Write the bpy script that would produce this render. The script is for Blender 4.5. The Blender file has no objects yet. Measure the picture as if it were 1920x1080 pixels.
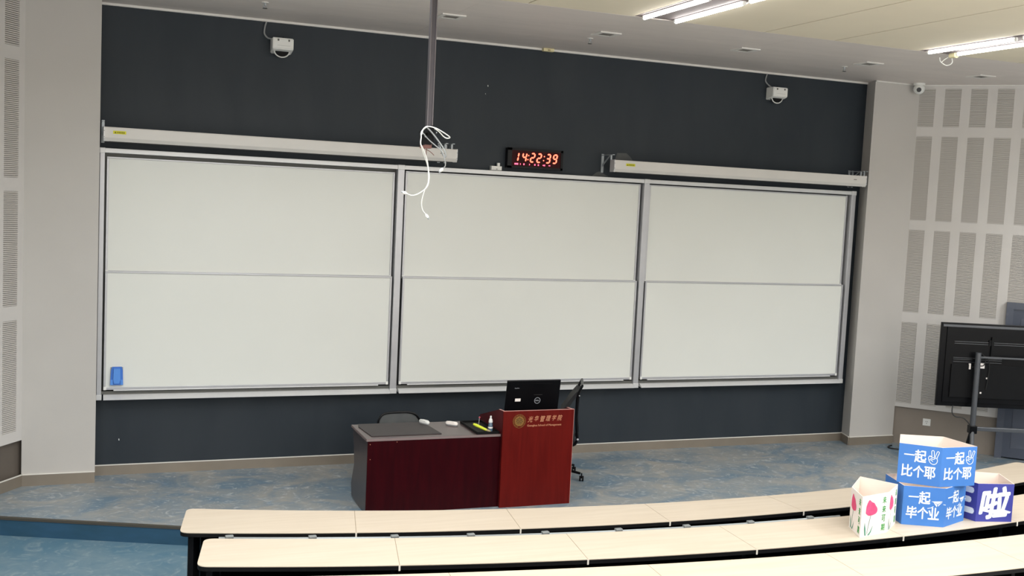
import bpy, bmesh, math, random
from mathutils import Vector, Matrix
random.seed(3)
PI = math.pi
SC = bpy.context.scene
COL = SC.collection

# ------------------------------------------------------------------ camera, world, lights, exposure
yaw, pitch, roll = 0.37733, 0.082926, 0.0478234
cp, sp, cy, sy = math.cos(pitch), math.sin(pitch), math.cos(yaw), math.sin(yaw)
fwd = Vector((sy*cp, cy*cp, -sp)); rgt = Vector((cy, -sy, 0)); up = rgt.cross(fwd)
r2 = rgt*math.cos(roll) + up*math.sin(roll); u2 = -rgt*math.sin(roll) + up*math.cos(roll)
cam_d = bpy.data.cameras.new('camera'); cam = bpy.data.objects.new('camera', cam_d); COL.objects.link(cam)
cam_d.sensor_width = 36; cam_d.lens = 1993.5/1920*36; cam_d.clip_end = 100
mw = Matrix((r2, u2, -fwd)).transposed().to_4x4(); mw.translation = Vector((-0.0512, -12.0, 3.1582)); cam.matrix_world = mw
SC.camera = cam

w = bpy.data.worlds.new('world'); SC.world = w; w.use_nodes = True
w.node_tree.nodes['Background'].inputs[0].default_value = (.9, .93, 1, 1)
w.node_tree.nodes['Background'].inputs[1].default_value = .3

TUBE_W = 9.0          # emission strength of the tubes in view
def area(name, x, y, z, sx, sy_, power, col=(1, .97, .92)):
    l = bpy.data.lights.new(name, 'AREA'); l.shape = 'RECTANGLE'; l.size = sx; l.size_y = sy_; l.energy = power; l.color = col
    o = bpy.data.objects.new(name, l); o.location = (x, y, z); COL.objects.link(o); return o
# the rows of ceiling battens that run on above and behind the camera
for lx, y0, p in ((1.57, -2.9, 1), (5.05, -5.4, 1), (8.52, -5.4, 1.2), (12.0, -3.6, 1.35), (-1.9, -4.5, .8)):
    y1 = -15.0
    area('batten_row_light', lx, (y0+y1)/2, 4.955, .45, y0-y1, 14*(y0-y1)*p, (.94, .97, 1)).data.spread = math.radians(160)
# added fill lamp high on the rear wall, standing in for daylight
wl_ = area('rear_fill_light', 4.5, -15.85, 3.6, 15, 2.2, 125, (.97, .985, 1)); wl_.rotation_euler = (math.radians(90), 0, 0)
SC.view_settings.view_transform = 'Standard'; SC.view_settings.look = 'None'
SC.view_settings.gamma = 1; SC.view_settings.use_curve_mapping = False
SC.view_settings.exposure = 1.12

# ------------------------------------------------------------------ materials
def lin(c):
    c = c/255.0
    return c/12.92 if c <= .04045 else ((c+.055)/1.055)**2.4
def rgb(r, g, b): return (lin(r), lin(g), lin(b), 1)
MATS = {}
def mat(name, col, rough=.5, metal=0, var=0, scale=8, col2=None, bump=0, bscale=60, emit=None, es=1, spec=.5, stretch=(1, 1, 1), alpha=None, trans=0, detail=4, dist=0):
    m = bpy.data.materials.new(name); m.use_nodes = True; nt = m.node_tree; b = nt.nodes['Principled BSDF']
    b.inputs['Base Color'].default_value = col; b.inputs['Roughness'].default_value = rough; b.inputs['Metallic'].default_value = metal
    b.inputs['Specular IOR Level'].default_value = spec
    if trans: b.inputs['Transmission Weight'].default_value = trans
    tc = nt.nodes.new('ShaderNodeTexCoord'); mp = nt.nodes.new('ShaderNodeMapping'); mp.inputs['Scale'].default_value = stretch
    geo = nt.nodes.new('ShaderNodeNewGeometry'); nt.links.new(geo.outputs['Position'], mp.inputs['Vector'])
    if col2 is None and var:
        col2 = tuple(min(1, v*(1+var)) for v in col[:3]) + (1,); col = tuple(v*(1-var) for v in col[:3]) + (1,)
    if col2 is not None:
        n = nt.nodes.new('ShaderNodeTexNoise'); n.inputs['Scale'].default_value = scale; n.inputs['Detail'].default_value = detail
        n.inputs['Distortion'].default_value = dist
        nt.links.new(mp.outputs[0], n.inputs['Vector'])
        r = nt.nodes.new('ShaderNodeValToRGB'); r.color_ramp.elements[0].position = .33; r.color_ramp.elements[1].position = .67
        r.color_ramp.elements[0].color = col; r.color_ramp.elements[1].color = col2
        nt.links.new(n.outputs['Fac'], r.inputs[0]); nt.links.new(r.outputs[0], b.inputs['Base Color'])
    if bump:
        n2 = nt.nodes.new('ShaderNodeTexNoise'); n2.inputs['Scale'].default_value = bscale; nt.links.new(mp.outputs[0], n2.inputs['Vector'])
        bp = nt.nodes.new('ShaderNodeBump'); bp.inputs['Strength'].default_value = bump; bp.inputs['Distance'].default_value = .01
        nt.links.new(n2.outputs['Fac'], bp.inputs['Height']); nt.links.new(bp.outputs[0], b.inputs['Normal'])
    if emit is not None:
        b.inputs['Emission Color'].default_value = emit; b.inputs['Emission Strength'].default_value = es
    MATS[name] = m; return m
M = MATS
mat('dark_wall', rgb(40, 47, 54), .55, col2=rgb(47, 53, 59), scale=1.4, stretch=(1.6, 1, .5), detail=7, dist=.5, bump=.05, bscale=200, spec=.3)
mat('dark_patch', rgb(82, 84, 84), .7, var=.1)
mat('pier', rgb(191, 187, 182), .75, var=.02, scale=1.5, bump=.04, bscale=150)
mat('acoustic', rgb(206, 202, 198), .75, var=.02, scale=2)
mat('slot_back', rgb(170, 163, 156), .9)
mat('slot_slat', rgb(196, 191, 185), .75)
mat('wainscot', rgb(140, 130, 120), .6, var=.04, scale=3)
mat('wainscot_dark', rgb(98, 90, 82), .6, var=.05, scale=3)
mat('skirting', rgb(140, 130, 117), .3, .25, var=.08, scale=2)
mat('skirting_line', rgb(226, 222, 214), .5)
mat('ceil_metal', rgb(228, 219, 213), .5, .1, var=.03, scale=1.2, stretch=(1, 4, 1))
mat('ceil_beige', rgb(234, 223, 200), .8, var=.015, scale=2)
mat('tier_bounce', rgb(190, 188, 182), .7, var=.03)
mat('ceil_gap', rgb(60, 52, 44), .9)
mat('ceil_trim', rgb(226, 223, 218), .5)
mat('ceil_plain', rgb(200, 194, 182), .8)
mat('trough', rgb(128, 118, 118), .7, var=.05)
mat('tube', rgb(255, 255, 255), .5, emit=(1, .985, .95, 1), es=TUBE_W)
mat('white_plastic', rgb(232, 232, 228), .35)
mat('cream_plastic', rgb(224, 214, 170), .4)
mat('board_white', rgb(226, 227, 221), .28, var=.012, scale=.9, spec=.3)
mat('alu', rgb(190, 190, 193), .38, .45, var=.03, scale=5)
mat('alu_light', rgb(214, 214, 214), .4, .25, var=.02, scale=4)
mat('alu_dark', rgb(96, 96, 92), .5, .3)
mat('shadow_gap', rgb(46, 46, 46), .7)
mat('screen_case', rgb(216, 213, 208), .4, var=.02, scale=3)
mat('yellow_sticker', rgb(214, 208, 20), .5)
mat('sticker_print', rgb(120, 118, 20), .6)
mat('steel', rgb(170, 176, 180), .4, .3)
mat('pole', rgb(70, 67, 71), .35, .6, var=.05)
mat('pole_edge', rgb(100, 96, 98), .3, .7)
mat('black_plastic', rgb(9, 9, 12), .35, var=.1, spec=.2)
mat('black_matte', rgb(9, 9, 11), .6, spec=.2)
mat('black_gloss', rgb(14, 14, 18), .18)
mat('mesh_fabric', rgb(20, 21, 24), .8)
mat('led_red', rgb(255, 70, 50), .5, emit=(1, .11, .06, 1), es=2.2)
mat('led_core', rgb(255, 150, 120), .5, emit=(1, .34, .22, 1), es=1.6)
mat('led_pink', rgb(255, 60, 90), .5, emit=(1, .10, .19, 1), es=1.5)
mat('led_face', rgb(52, 4, 8), .5, spec=.15)  # red glow of the digits put into the face colour
mat('blue_plastic', rgb(62, 118, 205), .35)
mat('blue_plastic_light', rgb(88, 146, 226), .3)
mat('cable_white', rgb(228, 228, 222), .45)
mat('cable_grey', rgb(150, 152, 152), .45)
mat('cable_brown', rgb(110, 70, 62), .5)
mat('cable_black', rgb(20, 20, 20), .5)
mat('desk_wood', rgb(50, 4, 10), .35, col2=rgb(40, 3, 8), scale=3, stretch=(6, 6, .6), dist=.6, spec=.12)
mat('desk_top', rgb(78, 62, 62), .28, col2=rgb(66, 50, 50), scale=4, stretch=(1, 6, 1), spec=.6)
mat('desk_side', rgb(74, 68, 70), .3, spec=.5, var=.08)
mat('desk_edge', rgb(128, 112, 110), .4)
mat('lectern_wood', rgb(98, 19, 14), .38, col2=rgb(86, 14, 10), scale=2.4, stretch=(7, 7, .7), dist=.8, spec=.15)
mat('lectern_inner', rgb(88, 22, 26), .35, col2=rgb(66, 14, 18), scale=3)
mat('lectern_edge', rgb(196, 140, 132), .45)
mat('desk_mat', rgb(52, 46, 46), .55, var=.06, scale=20)
mat('gold', rgb(150, 112, 58), .4, .5)
mat('gold_light', rgb(196, 134, 100), .5, .2)
mat('seal_dark', rgb(60, 34, 8), .6)
mat('table_top', rgb(200, 186, 167), .42, col2=rgb(194, 179, 159), scale=3.0, stretch=(.5, 7, 1), dist=.5, spec=.35)
mat('table_edge', rgb(12, 11, 12), .6, spec=.2)
mat('joint', rgb(150, 134, 112), .7)
mat('joint_cap', rgb(226, 218, 206), .5)
mat('desk_black', rgb(10, 10, 13), .6, spec=.15)
mat('perf_light', rgb(84, 84, 86), .5)
mat('rail_grey', rgb(128, 132, 132), .4, .3)
mat('door_blue', rgb(74, 80, 94), .4, var=.05, scale=2)
mat('door_frame', rgb(84, 89, 102), .4)
mat('paper_white', rgb(246, 238, 232), .7)
mat('paper_inner', rgb(238, 222, 210), .8)
mat('paper_blue', rgb(64, 122, 198), .6, var=.03, scale=4)
mat('paper_purple', rgb(60, 64, 152), .6, var=.03, scale=4)
mat('print_white', rgb(232, 240, 250), .6)
mat('print_green', rgb(66, 158, 78), .6)
mat('print_pink', rgb(236, 88, 134), .6, col2=rgb(226, 74, 120), scale=30)
mat('print_leaf', rgb(92, 150, 128), .6)
mat('print_stem', rgb(92, 128, 112), .6)
mat('liquid', rgb(84, 104, 122), .15, spec=.6)
mat('yellow_glow', rgb(214, 226, 60), .4)
mat('pink_plastic', rgb(190, 80, 96), .4)
mat('tan_plastic', rgb(168, 152, 112), .5)
mat('logo_grey', rgb(178, 182, 188), .4, .2)
mat('nosing', rgb(72, 68, 60), .6)
mat('riser', rgb(46, 84, 112), .5, col2=rgb(40, 76, 98), scale=3, stretch=(1, 1, 3))
mat('grey_metal', rgb(96, 98, 102), .35, .5)
mat('vent_grey', rgb(118, 114, 110), .6)

def vinyl(name, cols, seed):
    m = bpy.data.materials.new(name); m.use_nodes = True; nt = m.node_tree; b = nt.nodes['Principled BSDF']; L = nt.links.new
    b.inputs['Roughness'].default_value = .42; b.inputs['Specular IOR Level'].default_value = .45
    g = nt.nodes.new('ShaderNodeNewGeometry'); mp = nt.nodes.new('ShaderNodeMapping'); mp.inputs['Location'].default_value = (seed, seed, 0)
    mp.inputs['Scale'].default_value = (1.5, 1.7, 1); L(g.outputs['Position'], mp.inputs[0])
    def noise(sc, det, dist):
        n = nt.nodes.new('ShaderNodeTexNoise'); n.inputs['Scale'].default_value = sc; n.inputs['Detail'].default_value = det; n.inputs['Distortion'].default_value = dist
        n.inputs['Roughness'].default_value = .6; L(mp.outputs[0], n.inputs[0]); return n
    n1 = noise(1.0, 8, 1.2); r1 = nt.nodes.new('ShaderNodeValToRGB'); e = r1.color_ramp.elements
    e[0].position = .36; e[0].color = cols[0]; e[1].position = .66; e[1].color = cols[1]
    L(n1.outputs['Fac'], r1.inputs[0])
    n2 = noise(2.6, 8, 3.5); r2_ = nt.nodes.new('ShaderNodeValToRGB'); e = r2_.color_ramp.elements
    e[0].position = .54; e[0].color = (0, 0, 0, 1); e[1].position = .74; e[1].color = (.9, .9, .9, 1); L(n2.outputs['Fac'], r2_.inputs[0])
    mx = nt.nodes.new('ShaderNodeMixRGB'); mx.inputs[2].default_value = cols[2]; L(r2_.outputs[0], mx.inputs[0]); L(r1.outputs[0], mx.inputs[1])
    n3 = noise(1.9, 6, 2.5); r3 = nt.nodes.new('ShaderNodeValToRGB'); e = r3.color_ramp.elements
    e[0].position = .55; e[0].color = (0, 0, 0, 1); e[1].position = .75; e[1].color = (.7, .7, .7, 1); L(n3.outputs['Fac'], r3.inputs[0])
    mx2 = nt.nodes.new('ShaderNodeMixRGB'); mx2.inputs[2].default_value = cols[3]; L(r3.outputs[0], mx2.inputs[0]); L(mx.outputs[0], mx2.inputs[1])
    L(mx2.outputs[0], b.inputs['Base Color']); MATS[name] = m
vinyl('floor_stage', [rgb(108, 130, 146), rgb(160, 158, 152), rgb(190, 194, 194), rgb(104, 132, 156)], 3.1)
vinyl('floor_lower', [rgb(84, 120, 140), rgb(112, 136, 148), rgb(144, 160, 166), rgb(78, 114, 136)], 9.4)

# ------------------------------------------------------------------ mesh helpers (world coordinates unless a local root is given)
def BM(): return bmesh.new()
def quadface(bm, pts): return bm.faces.new([bm.verts.new(p) for p in pts])
def prism(bm, pts, vec):
    """solid between polygon pts (3-D, planar) and its copy moved by vec"""
    vec = Vector(vec); a = [bm.verts.new(p) for p in pts]; b = [bm.verts.new(Vector(p)+vec) for p in pts]
    n = len(a); bm.faces.new(a[::-1]); bm.faces.new(b)
    for i in range(n): bm.faces.new((a[i], a[(i+1) % n], b[(i+1) % n], b[i]))
def box(bm, x0, x1, y0, y1, z0, z1, bev=0):
    if bev:
        t = bmesh.new(); prism(t, [(x0, y0, z0), (x1, y0, z0), (x1, y1, z0), (x0, y1, z0)], (0, 0, z1-z0))
        bmesh.ops.bevel(t, geom=t.edges[:], offset=bev, segments=2, affect='EDGES', profile=.5)
        me = bpy.data.meshes.new('t'); t.to_mesh(me); t.free(); bm.from_mesh(me); bpy.data.meshes.remove(me)
    else:
        prism(bm, [(x0, y0, z0), (x1, y0, z0), (x1, y1, z0), (x0, y1, z0)], (0, 0, z1-z0))
def tube(bm, pts, r, n=8, caps=True):
    pts = [Vector(p) for p in pts]; rings = []
    rr = r if isinstance(r, (list, tuple)) else [r]*len(pts)
    ref = None
    for i, p in enumerate(pts):
        t = (pts[min(i+1, len(pts)-1)] - pts[max(i-1, 0)]).normalized()
        if ref is None: ref = t.orthogonal().normalized()
        a = (ref - t*ref.dot(t)); a = a.normalized() if a.length > 1e-6 else t.orthogonal().normalized(); ref = a; b = t.cross(a)
        rings.append([bm.verts.new(p + (a*math.cos(2*PI*k/n) + b*math.sin(2*PI*k/n))*rr[i]) for k in range(n)])
    for i in range(len(rings)-1):
        for k in range(n): bm.faces.new((rings[i][k], rings[i][(k+1) % n], rings[i+1][(k+1) % n], rings[i+1][k]))
    if caps: bm.faces.new(rings[0][::-1]); bm.faces.new(rings[-1])
def smooth_path(pts, sub=6):
    pts = [Vector(p) for p in pts]; out = []
    for i in range(len(pts)-1):
        p0 = pts[max(i-1, 0)]; p1 = pts[i]; p2 = pts[i+1]; p3 = pts[min(i+2, len(pts)-1)]
        for k in range(sub):
            t = k/sub; out.append(.5*((2*p1) + (p2-p0)*t + (2*p0-5*p1+4*p2-p3)*t*t + (3*p1-p0-3*p2+p3)*t**3))
    out.append(pts[-1]); return out
def cyl(bm, c, r, h, axis='z', n=20, r2=None):
    c = Vector(c); d = {'x': Vector((1, 0, 0)), 'y': Vector((0, 1, 0)), 'z': Vector((0, 0, 1))}[axis]
    tube(bm, [c, c+d*h], [r, r if r2 is None else r2], n)
def lathe(bm, c, prof, n=20):
    c = Vector(c); rings = []
    for r, z in prof: rings.append([bm.verts.new(c+Vector((max(r, 1e-4)*math.cos(2*PI*k/n), max(r, 1e-4)*math.sin(2*PI*k/n), z))) for k in range(n)])
    for i in range(len(rings)-1):
        for k in range(n): bm.faces.new((rings[i][k], rings[i][(k+1) % n], rings[i+1][(k+1) % n], rings[i+1][k]))
    bm.faces.new(rings[0][::-1]); bm.faces.new(rings[-1])
def sphere(bm, c, r, sc=(1, 1, 1), n=16):
    m = Matrix.Translation(c) @ Matrix.Diagonal((r*sc[0], r*sc[1], r*sc[2], 1)); bmesh.ops.create_uvsphere(bm, u_segments=n, v_segments=n//2, radius=1, matrix=m)
def world_matrix(o):
    m = Matrix.LocRotScale(o.location, o.rotation_euler, None)
    while o.parent: o = o.parent; m = Matrix.LocRotScale(o.location, o.rotation_euler, None) @ m
    return m
SPLIT = {'end_cap', 'white_label', 'screw', 'clip', 'screw_slot', 'colon', 'vent_rib', 'cross_bar', 'slat_', 'bolt', 'hole', 'emblem_strokes_', 'door_panel', 'edge_rail', 'loose_wire', 'castor_', 'rim_', 'leaf_print'}
def islands(bm):
    bm.verts.ensure_lookup_table(); seen = set(); out = []
    for v in bm.verts:
        if v in seen: continue
        st = [v]; seen.add(v); comp = []
        while st:
            q = st.pop(); comp.append(q)
            for e in q.link_edges:
                o_ = e.other_vert(q)
                if o_ not in seen: seen.add(o_); st.append(o_)
        out.append(comp)
    return out
def obj(name, bm, m, parent=None, local=False, smooth=False, kind=None, label=None):
    if name in SPLIT and kind is None:
        isl = islands(bm)
        if len(isl) > 1:
            last = None
            for comp in isl:
                nb = bmesh.new(); mp_v = {v: nb.verts.new(v.co) for v in comp}; fs = {f for v in comp for f in v.link_faces}
                for f in fs: nb.faces.new([mp_v[v] for v in f.verts])
                last = obj1(name, nb, m, parent, local, smooth, kind, label)
            bm.free(); return last
    return obj1(name, bm, m, parent, local, smooth, kind, label)
def obj1(name, bm, m, parent=None, local=False, smooth=False, kind=None, label=None):
    bmesh.ops.recalc_face_normals(bm, faces=bm.faces[:])
    if parent is not None and not local: bm.transform(world_matrix(parent).inverted())
    me = bpy.data.meshes.new(name); bm.to_mesh(me); bm.free()
    for x in (m if isinstance(m, (list, tuple)) else [m]): me.materials.append(MATS[x])
    if smooth:
        me.shade_smooth()
        try: me.set_sharp_from_angle(angle=math.radians(35))
        except Exception: pass
    o = bpy.data.objects.new(name, me); COL.objects.link(o)
    if parent is not None: o.parent = parent
    if kind: o['kind'] = kind
    if label: o['label'] = label
    return o
def thing(name, label, cat, loc=(0, 0, 0), rz=0, group=None):
    o = bpy.data.objects.new(name, None); COL.objects.link(o); o.empty_display_size = .1
    o.location = loc; o.rotation_euler = (0, 0, rz); o['label'] = label; o['category'] = cat
    if group: o['group'] = group
    return o
def tag(o, label, cat, group=None):
    o['label'] = label; o['category'] = cat
    if group: o['group'] = group
    return o
def struct(name, bm, m, label=None):
    o = obj(name, bm, m); o['kind'] = 'structure'
    if label: o['label'] = label
    return o
def copy_tree(root, loc, label, group=None):
    r = root.copy(); COL.objects.link(r); r.location = loc; r['label'] = label
    if group: r['group'] = group
    for ch in root.children:
        c_ = ch.copy(); COL.objects.link(c_); c_.parent = r
        for g in ch.children: d = g.copy(); COL.objects.link(d); d.parent = c_
    return r
def text_bm(s, size, bold=0.0, extrude=.0004, shear=0, align='CENTER', spacing=1.0):
    if bold == 0: return text_bm0(s, size, 0, extrude, shear, align, spacing)
    base = text_bm0(s, size, 0, extrude, shear, align, spacing); out = bmesh.new(); k = 0
    for i in range(8):
        a = 2*PI*i/8; c_ = base.copy(); c_.transform(Matrix.Translation((bold*math.cos(a), bold*math.sin(a), .00002*i))); merge(out, c_)
    merge(out, base); return out
def text_bm0(s, size, bold=0.0, extrude=.0004, shear=0, align='CENTER', spacing=1.0):
    """flat lettering in the XY plane, centred; returned as a bmesh"""
    cu = bpy.data.curves.new('t', 'FONT'); cu.body = s; cu.size = size; cu.offset = bold; cu.extrude = extrude; cu.shear = shear
    cu.align_x = align; cu.align_y = 'CENTER'; cu.space_character = spacing; cu.resolution_u = 4
    o = bpy.data.objects.new('t', cu); COL.objects.link(o); bpy.context.view_layer.update()
    dg = bpy.context.evaluated_depsgraph_get(); me = bpy.data.meshes.new_from_object(o.evaluated_get(dg))
    bm = bmesh.new(); bm.from_mesh(me); bpy.data.meshes.remove(me); bpy.data.objects.remove(o); bpy.data.curves.remove(cu)
    return bm
def fit_bm(bm, w=None, h=None, cx=0, cy_=0):
    xs = [v.co.x for v in bm.verts]; ys = [v.co.y for v in bm.verts]
    if not xs: return bm
    mx, my = (min(xs)+max(xs))/2, (min(ys)+max(ys))/2
    sx = w/(max(xs)-min(xs)) if w else None; sy__ = h/(max(ys)-min(ys)) if h else None
    sx = sx or sy__; sy__ = sy__ or sx
    for v in bm.verts: v.co.x = (v.co.x-mx)*sx+cx; v.co.y = (v.co.y-my)*sy__+cy_
    return bm
def merge(bm, other):
    me = bpy.data.meshes.new('m'); other.to_mesh(me); other.free(); bm.from_mesh(me); bpy.data.meshes.remove(me); return bm
def ribbon(bm, pts, w, z=0, t=.0006, closed=False):
    """flat stroke of width w along 2-D points, thickness t"""
    P = [Vector((p[0], p[1])) for p in pts]; n = len(P); A = []; B = []
    for i in range(n):
        if closed: d = (P[(i+1) % n]-P[i-1])
        else: d = P[min(i+1, n-1)]-P[max(i-1, 0)]
        d.normalize(); q = Vector((-d.y, d.x))*w/2
        A.append(P[i]+q); B.append(P[i]-q)
    va = [bm.verts.new((p.x, p.y, z+t)) for p in A]; vb = [bm.verts.new((p.x, p.y, z+t)) for p in B]
    for i in range(n if closed else n-1): j = (i+1) % n; bm.faces.new((vb[i], vb[j], va[j], va[i]))
def flat(bm, pts, z=0.0006): bm.faces.new([bm.verts.new((p[0], p[1], z)) for p in pts])
def face_matrix(a, b, z0, z1, prou=.001):
    """frame on the vertical face that runs from plan point a to plan point b (seen from outside with a on the left); u right, v up, origin at centre bottom-left"""
    a = Vector((a[0], a[1], 0)); b = Vector((b[0], b[1], 0)); u = (b-a).normalized(); v = Vector((0, 0, 1)); n = u.cross(v)
    m = Matrix((u, v, n)).transposed().to_4x4(); m.translation = a + n*prou + Vector((0, 0, z0)); return m

# ------------------------------------------------------------------ room shell
CZ = 4.985; CT = 4.96
bm = BM(); box(bm, 0, 9.80, 0, .12, 0, CZ); wf = struct('wall_front', bm, 'dark_wall')
for nm, pts in (('paint_patch', [(6.0, 3.70), (6.03, 3.80), (6.16, 3.805), (6.22, 3.76), (6.27, 3.70)]),
                ('paint_patch', [(5.70, 3.50), (5.76, 3.545), (5.80, 3.56), (5.86, 3.53), (5.93, 3.50)])):
    b_ = BM(); prism(b_, [(x, -.0015, z) for x, z in pts], (0, .001, 0)); obj(nm, b_, 'dark_patch', wf)
for x, z, r in ((4.276, 4.485, .008), (.239, .383, .009), (4.25, 4.39, .005)):
    b_ = BM(); prism(b_, [(x-r*.5, -.0015, z-r), (x+r*.5, -.0015, z-r*1.2), (x+r*.3, -.0015, z+r), (x-r*.6, -.0015, z+r*1.3)], (0, .001, 0)); obj('chip_mark', b_, 'white_plastic', wf)
# piers
PL = [(0.0, .12), (0.0, -.285), (-.70, -.285), (-.70, .12)]
bm = BM(); prism(bm, [(x, y, 0) for x, y in PL], (0, 0, CZ)); pl = struct('wall_pier_left', bm, 'pier')
PR = [(9.80, .12), (9.80, 0), (9.70, -.285), (10.45, -.285), (10.45, .12)]
bm = BM(); prism(bm, [(x, y, 0) for x, y in PR], (0, 0, CZ)); pr = struct('wall_pier_right', bm, 'pier')
# side walls run outwards from the piers
A46 = math.radians(46); RU = Vector((math.cos(A46), -math.sin(A46), 0)); RN = Vector((-math.sin(A46), -math.cos(A46), 0)); R0 = Vector((10.45, -.285, 0))
A55 = math.radians(55); LU = Vector((-math.cos(A55), -math.sin(A55), 0)); LN = Vector((math.sin(A55), -math.cos(A55), 0)); L0 = Vector((-.70, -.285, 0))
def wallslab(name, o, u, n, s0, s1, z0, z1, m, t0=-.1, t1=0.0, parent=None, label=None):
    bm = BM(); p = [o+u*s0+n*t0, o+u*s1+n*t0, o+u*s1+n*t1, o+u*s0+n*t1]
    prism(bm, [(q.x, q.y, z0) for q in p], (0, 0, z1-z0))
    if parent is None: return struct(name, bm, m, label)
    return obj(name, bm, m, parent)
RL, LL = 10.0, 6.5
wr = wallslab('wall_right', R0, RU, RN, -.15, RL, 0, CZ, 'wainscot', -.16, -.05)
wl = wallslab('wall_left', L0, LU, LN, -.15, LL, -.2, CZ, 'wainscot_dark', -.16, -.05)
ROWS = [(.59, 1.72), (1.865, 3.005), (3.14, 4.285), (4.42, 4.93)]
def panels(o, u, n, wall, length, s_first, zlo):
    # facing boards (in bands with recessed joints) and in each the slotted grilles
    k = 0; s = s_first
    cols = []
    while s+.205 < length: cols.append(s); s += .326
    # board: built round the grille openings: stiles between the openings, rails between the rows
    bands = [zlo] + [z for r in ROWS for z in r] + [CZ]
    bm = BM()
    def slab(s0, s1, z0, z1, t0=-.05, t1=0.0):
        p = [o+u*s0+n*t0, o+u*s1+n*t0, o+u*s1+n*t1, o+u*s0+n*t1]; prism(bm, [(q.x, q.y, z0) for q in p], (0, 0, z1-z0))
    zs = [zlo]+[z for r in ROWS for z in r]+[CZ]
    for i in range(0, len(zs), 2): slab(0, length, zs[i], zs[i+1])
    for z0, z1 in ROWS:
        e = 0
        for c_ in cols: slab(e, c_, z0, z1); e = c_+.205
        slab(e, length, z0, z1)
    obj('acoustic_board', bm, 'acoustic', wall)
    for c_ in cols:
        if c_ > 3.2: break
        for z0, z1 in ROWS:
            bm = BM(); nsl = int((z1-z0)/.019)
            for j in range(nsl):
                z = z0+(j+.5)*(z1-z0)/nsl; p = [o+u*(c_)+n*-.03, o+u*(c_+.205)+n*-.03, o+u*(c_+.205)+n*-.001, o+u*c_+n*-.001]
                prism(bm, [(q.x, q.y, z-.0070) for q in p], (0, 0, .0140))
            g = obj('slotted_grille', bm, 'slot_slat', wall)
            bm = BM(); p = [o+u*c_+n*-.045, o+u*(c_+.205)+n*-.045, o+u*(c_+.205)+n*-.0305, o+u*c_+n*-.0305]; prism(bm, [(q.x, q.y, z0) for q in p], (0, 0, z1-z0))
            obj('backing', bm, 'slot_back', g)
panels(R0, RU, RN, wr, RL, .005, .53)
panels(L0, LU, LN, wl, LL, .085, .48)
# far ends of the room behind and beside the camera
LE = L0+LU*LL; RE = R0+RU*RL
bm = BM(); prism(bm, [(LE.x, LE.y, -.2), (LE.x-.2, LE.y, -.2), (LE.x-.2, -16, -.2), (LE.x, -16, -.2)], (0, 0, CZ+.2)); struct('wall_left_rear', bm, 'pier')
bm = BM(); prism(bm, [(RE.x, RE.y, -.2), (RE.x+.2, RE.y, -.2), (RE.x+.2, -16, -.2), (RE.x, -16, -.2)], (0, 0, CZ+.2)); struct('wall_right_rear', bm, 'pier')
bm = BM(); box(bm, LE.x-.2, RE.x+.2, -16.2, -16, -.2, CZ); struct('wall_back', bm, 'pier')
# window-like panel and frame added behind the fill lamp, out of view
bm = BM(); box(bm, -3.0, 12.0, -15.995, -15.97, 2.5, 4.7); wn = struct('rear_fill_panel', bm, 'paper_white')
bm = BM(); box(bm, -3.1, 12.1, -16, -15.93, 2.4, 2.5); box(bm, -3.1, 12.1, -16, -15.93, 4.7, 4.8)
for k in range(7): box(bm, -3.1+k*2.5167, -3.0+k*2.5167, -16, -15.93, 2.5, 4.7)
obj('fill_panel_frame', bm, 'alu', wn)

# floors: lower floor, raised stage with its nosing, seating tiers
def stage_front(n=0): return [(-3.2, -.35), (-.817, -1.338), (.11, -1.728), (.90, -2.06), (1.6, -2.30), (2.6, -2.52), (3.8, -2.68), (5.1, -2.73), (19.5, -2.73)]
bm = BM(); box(bm, LE.x-.2, RE.x+.2, -16, .2, -.3, -.17); struct('floor', bm, 'floor_lower')
sf = stage_front()
bm = BM(); prism(bm, [(x, y, -.17) for x, y in sf] + [(19.5, .2, -.17), (-3.2, .2, -.17)], (0, 0, .17)); stg = struct('floor_stage', bm, 'floor_stage')
bm = BM()
for i in range(len(sf)-1):
    a, b = Vector((*sf[i], 0)), Vector((*sf[i+1], 0)); u = (b-a).normalized(); n = Vector((u.y, -u.x, 0)); p = [a, b, b+n*.006, a+n*.006]
    prism(bm, [(q.x, q.y, -.17) for q in p], (0, 0, .15))
obj('riser', bm, 'riser', stg)
bm = BM()
for i in range(len(sf)-1):
    a, b = Vector((*sf[i], 0)), Vector((*sf[i+1], 0)); u = (b-a).normalized(); n = Vector((u.y, -u.x, 0)); p = [a-n*.03, b-n*.03, b+n*.012, a+n*.012]
    prism(bm, [(q.x, q.y, -.02) for q in p], (0, 0, .0225))
obj('nosing', bm, 'nosing', stg)
def arc(cx_, cy_, R, x0, x1, n=24): return [(x0+(x1-x0)*i/n, cy_-math.sqrt(max(R*R-(x0+(x1-x0)*i/n-cx_)**2, 0))) for i in range(n+1)]
tz = -.17
for k, (yap, z) in enumerate(((-4.95, -.05), (-5.95, .07), (-7.0, .22), (-8.1, .45), (-9.2, .75), (-10.2, 1.1), (-11.2, 1.5))):
    a = arc(5.1, 12.2, 12.2-yap, -3.5, 13.5); bm = BM(); prism(bm, [(x, y, -.17) for x, y in a] + [(13.5, -16, -.17), (-3.5, -16, -.17)], (0, 0, z+.17))
    struct('floor_tier', bm, 'floor_lower' if k < 2 else 'tier_bounce')  # unseen rear tiers coloured pale to bounce light up to the ceiling

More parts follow.
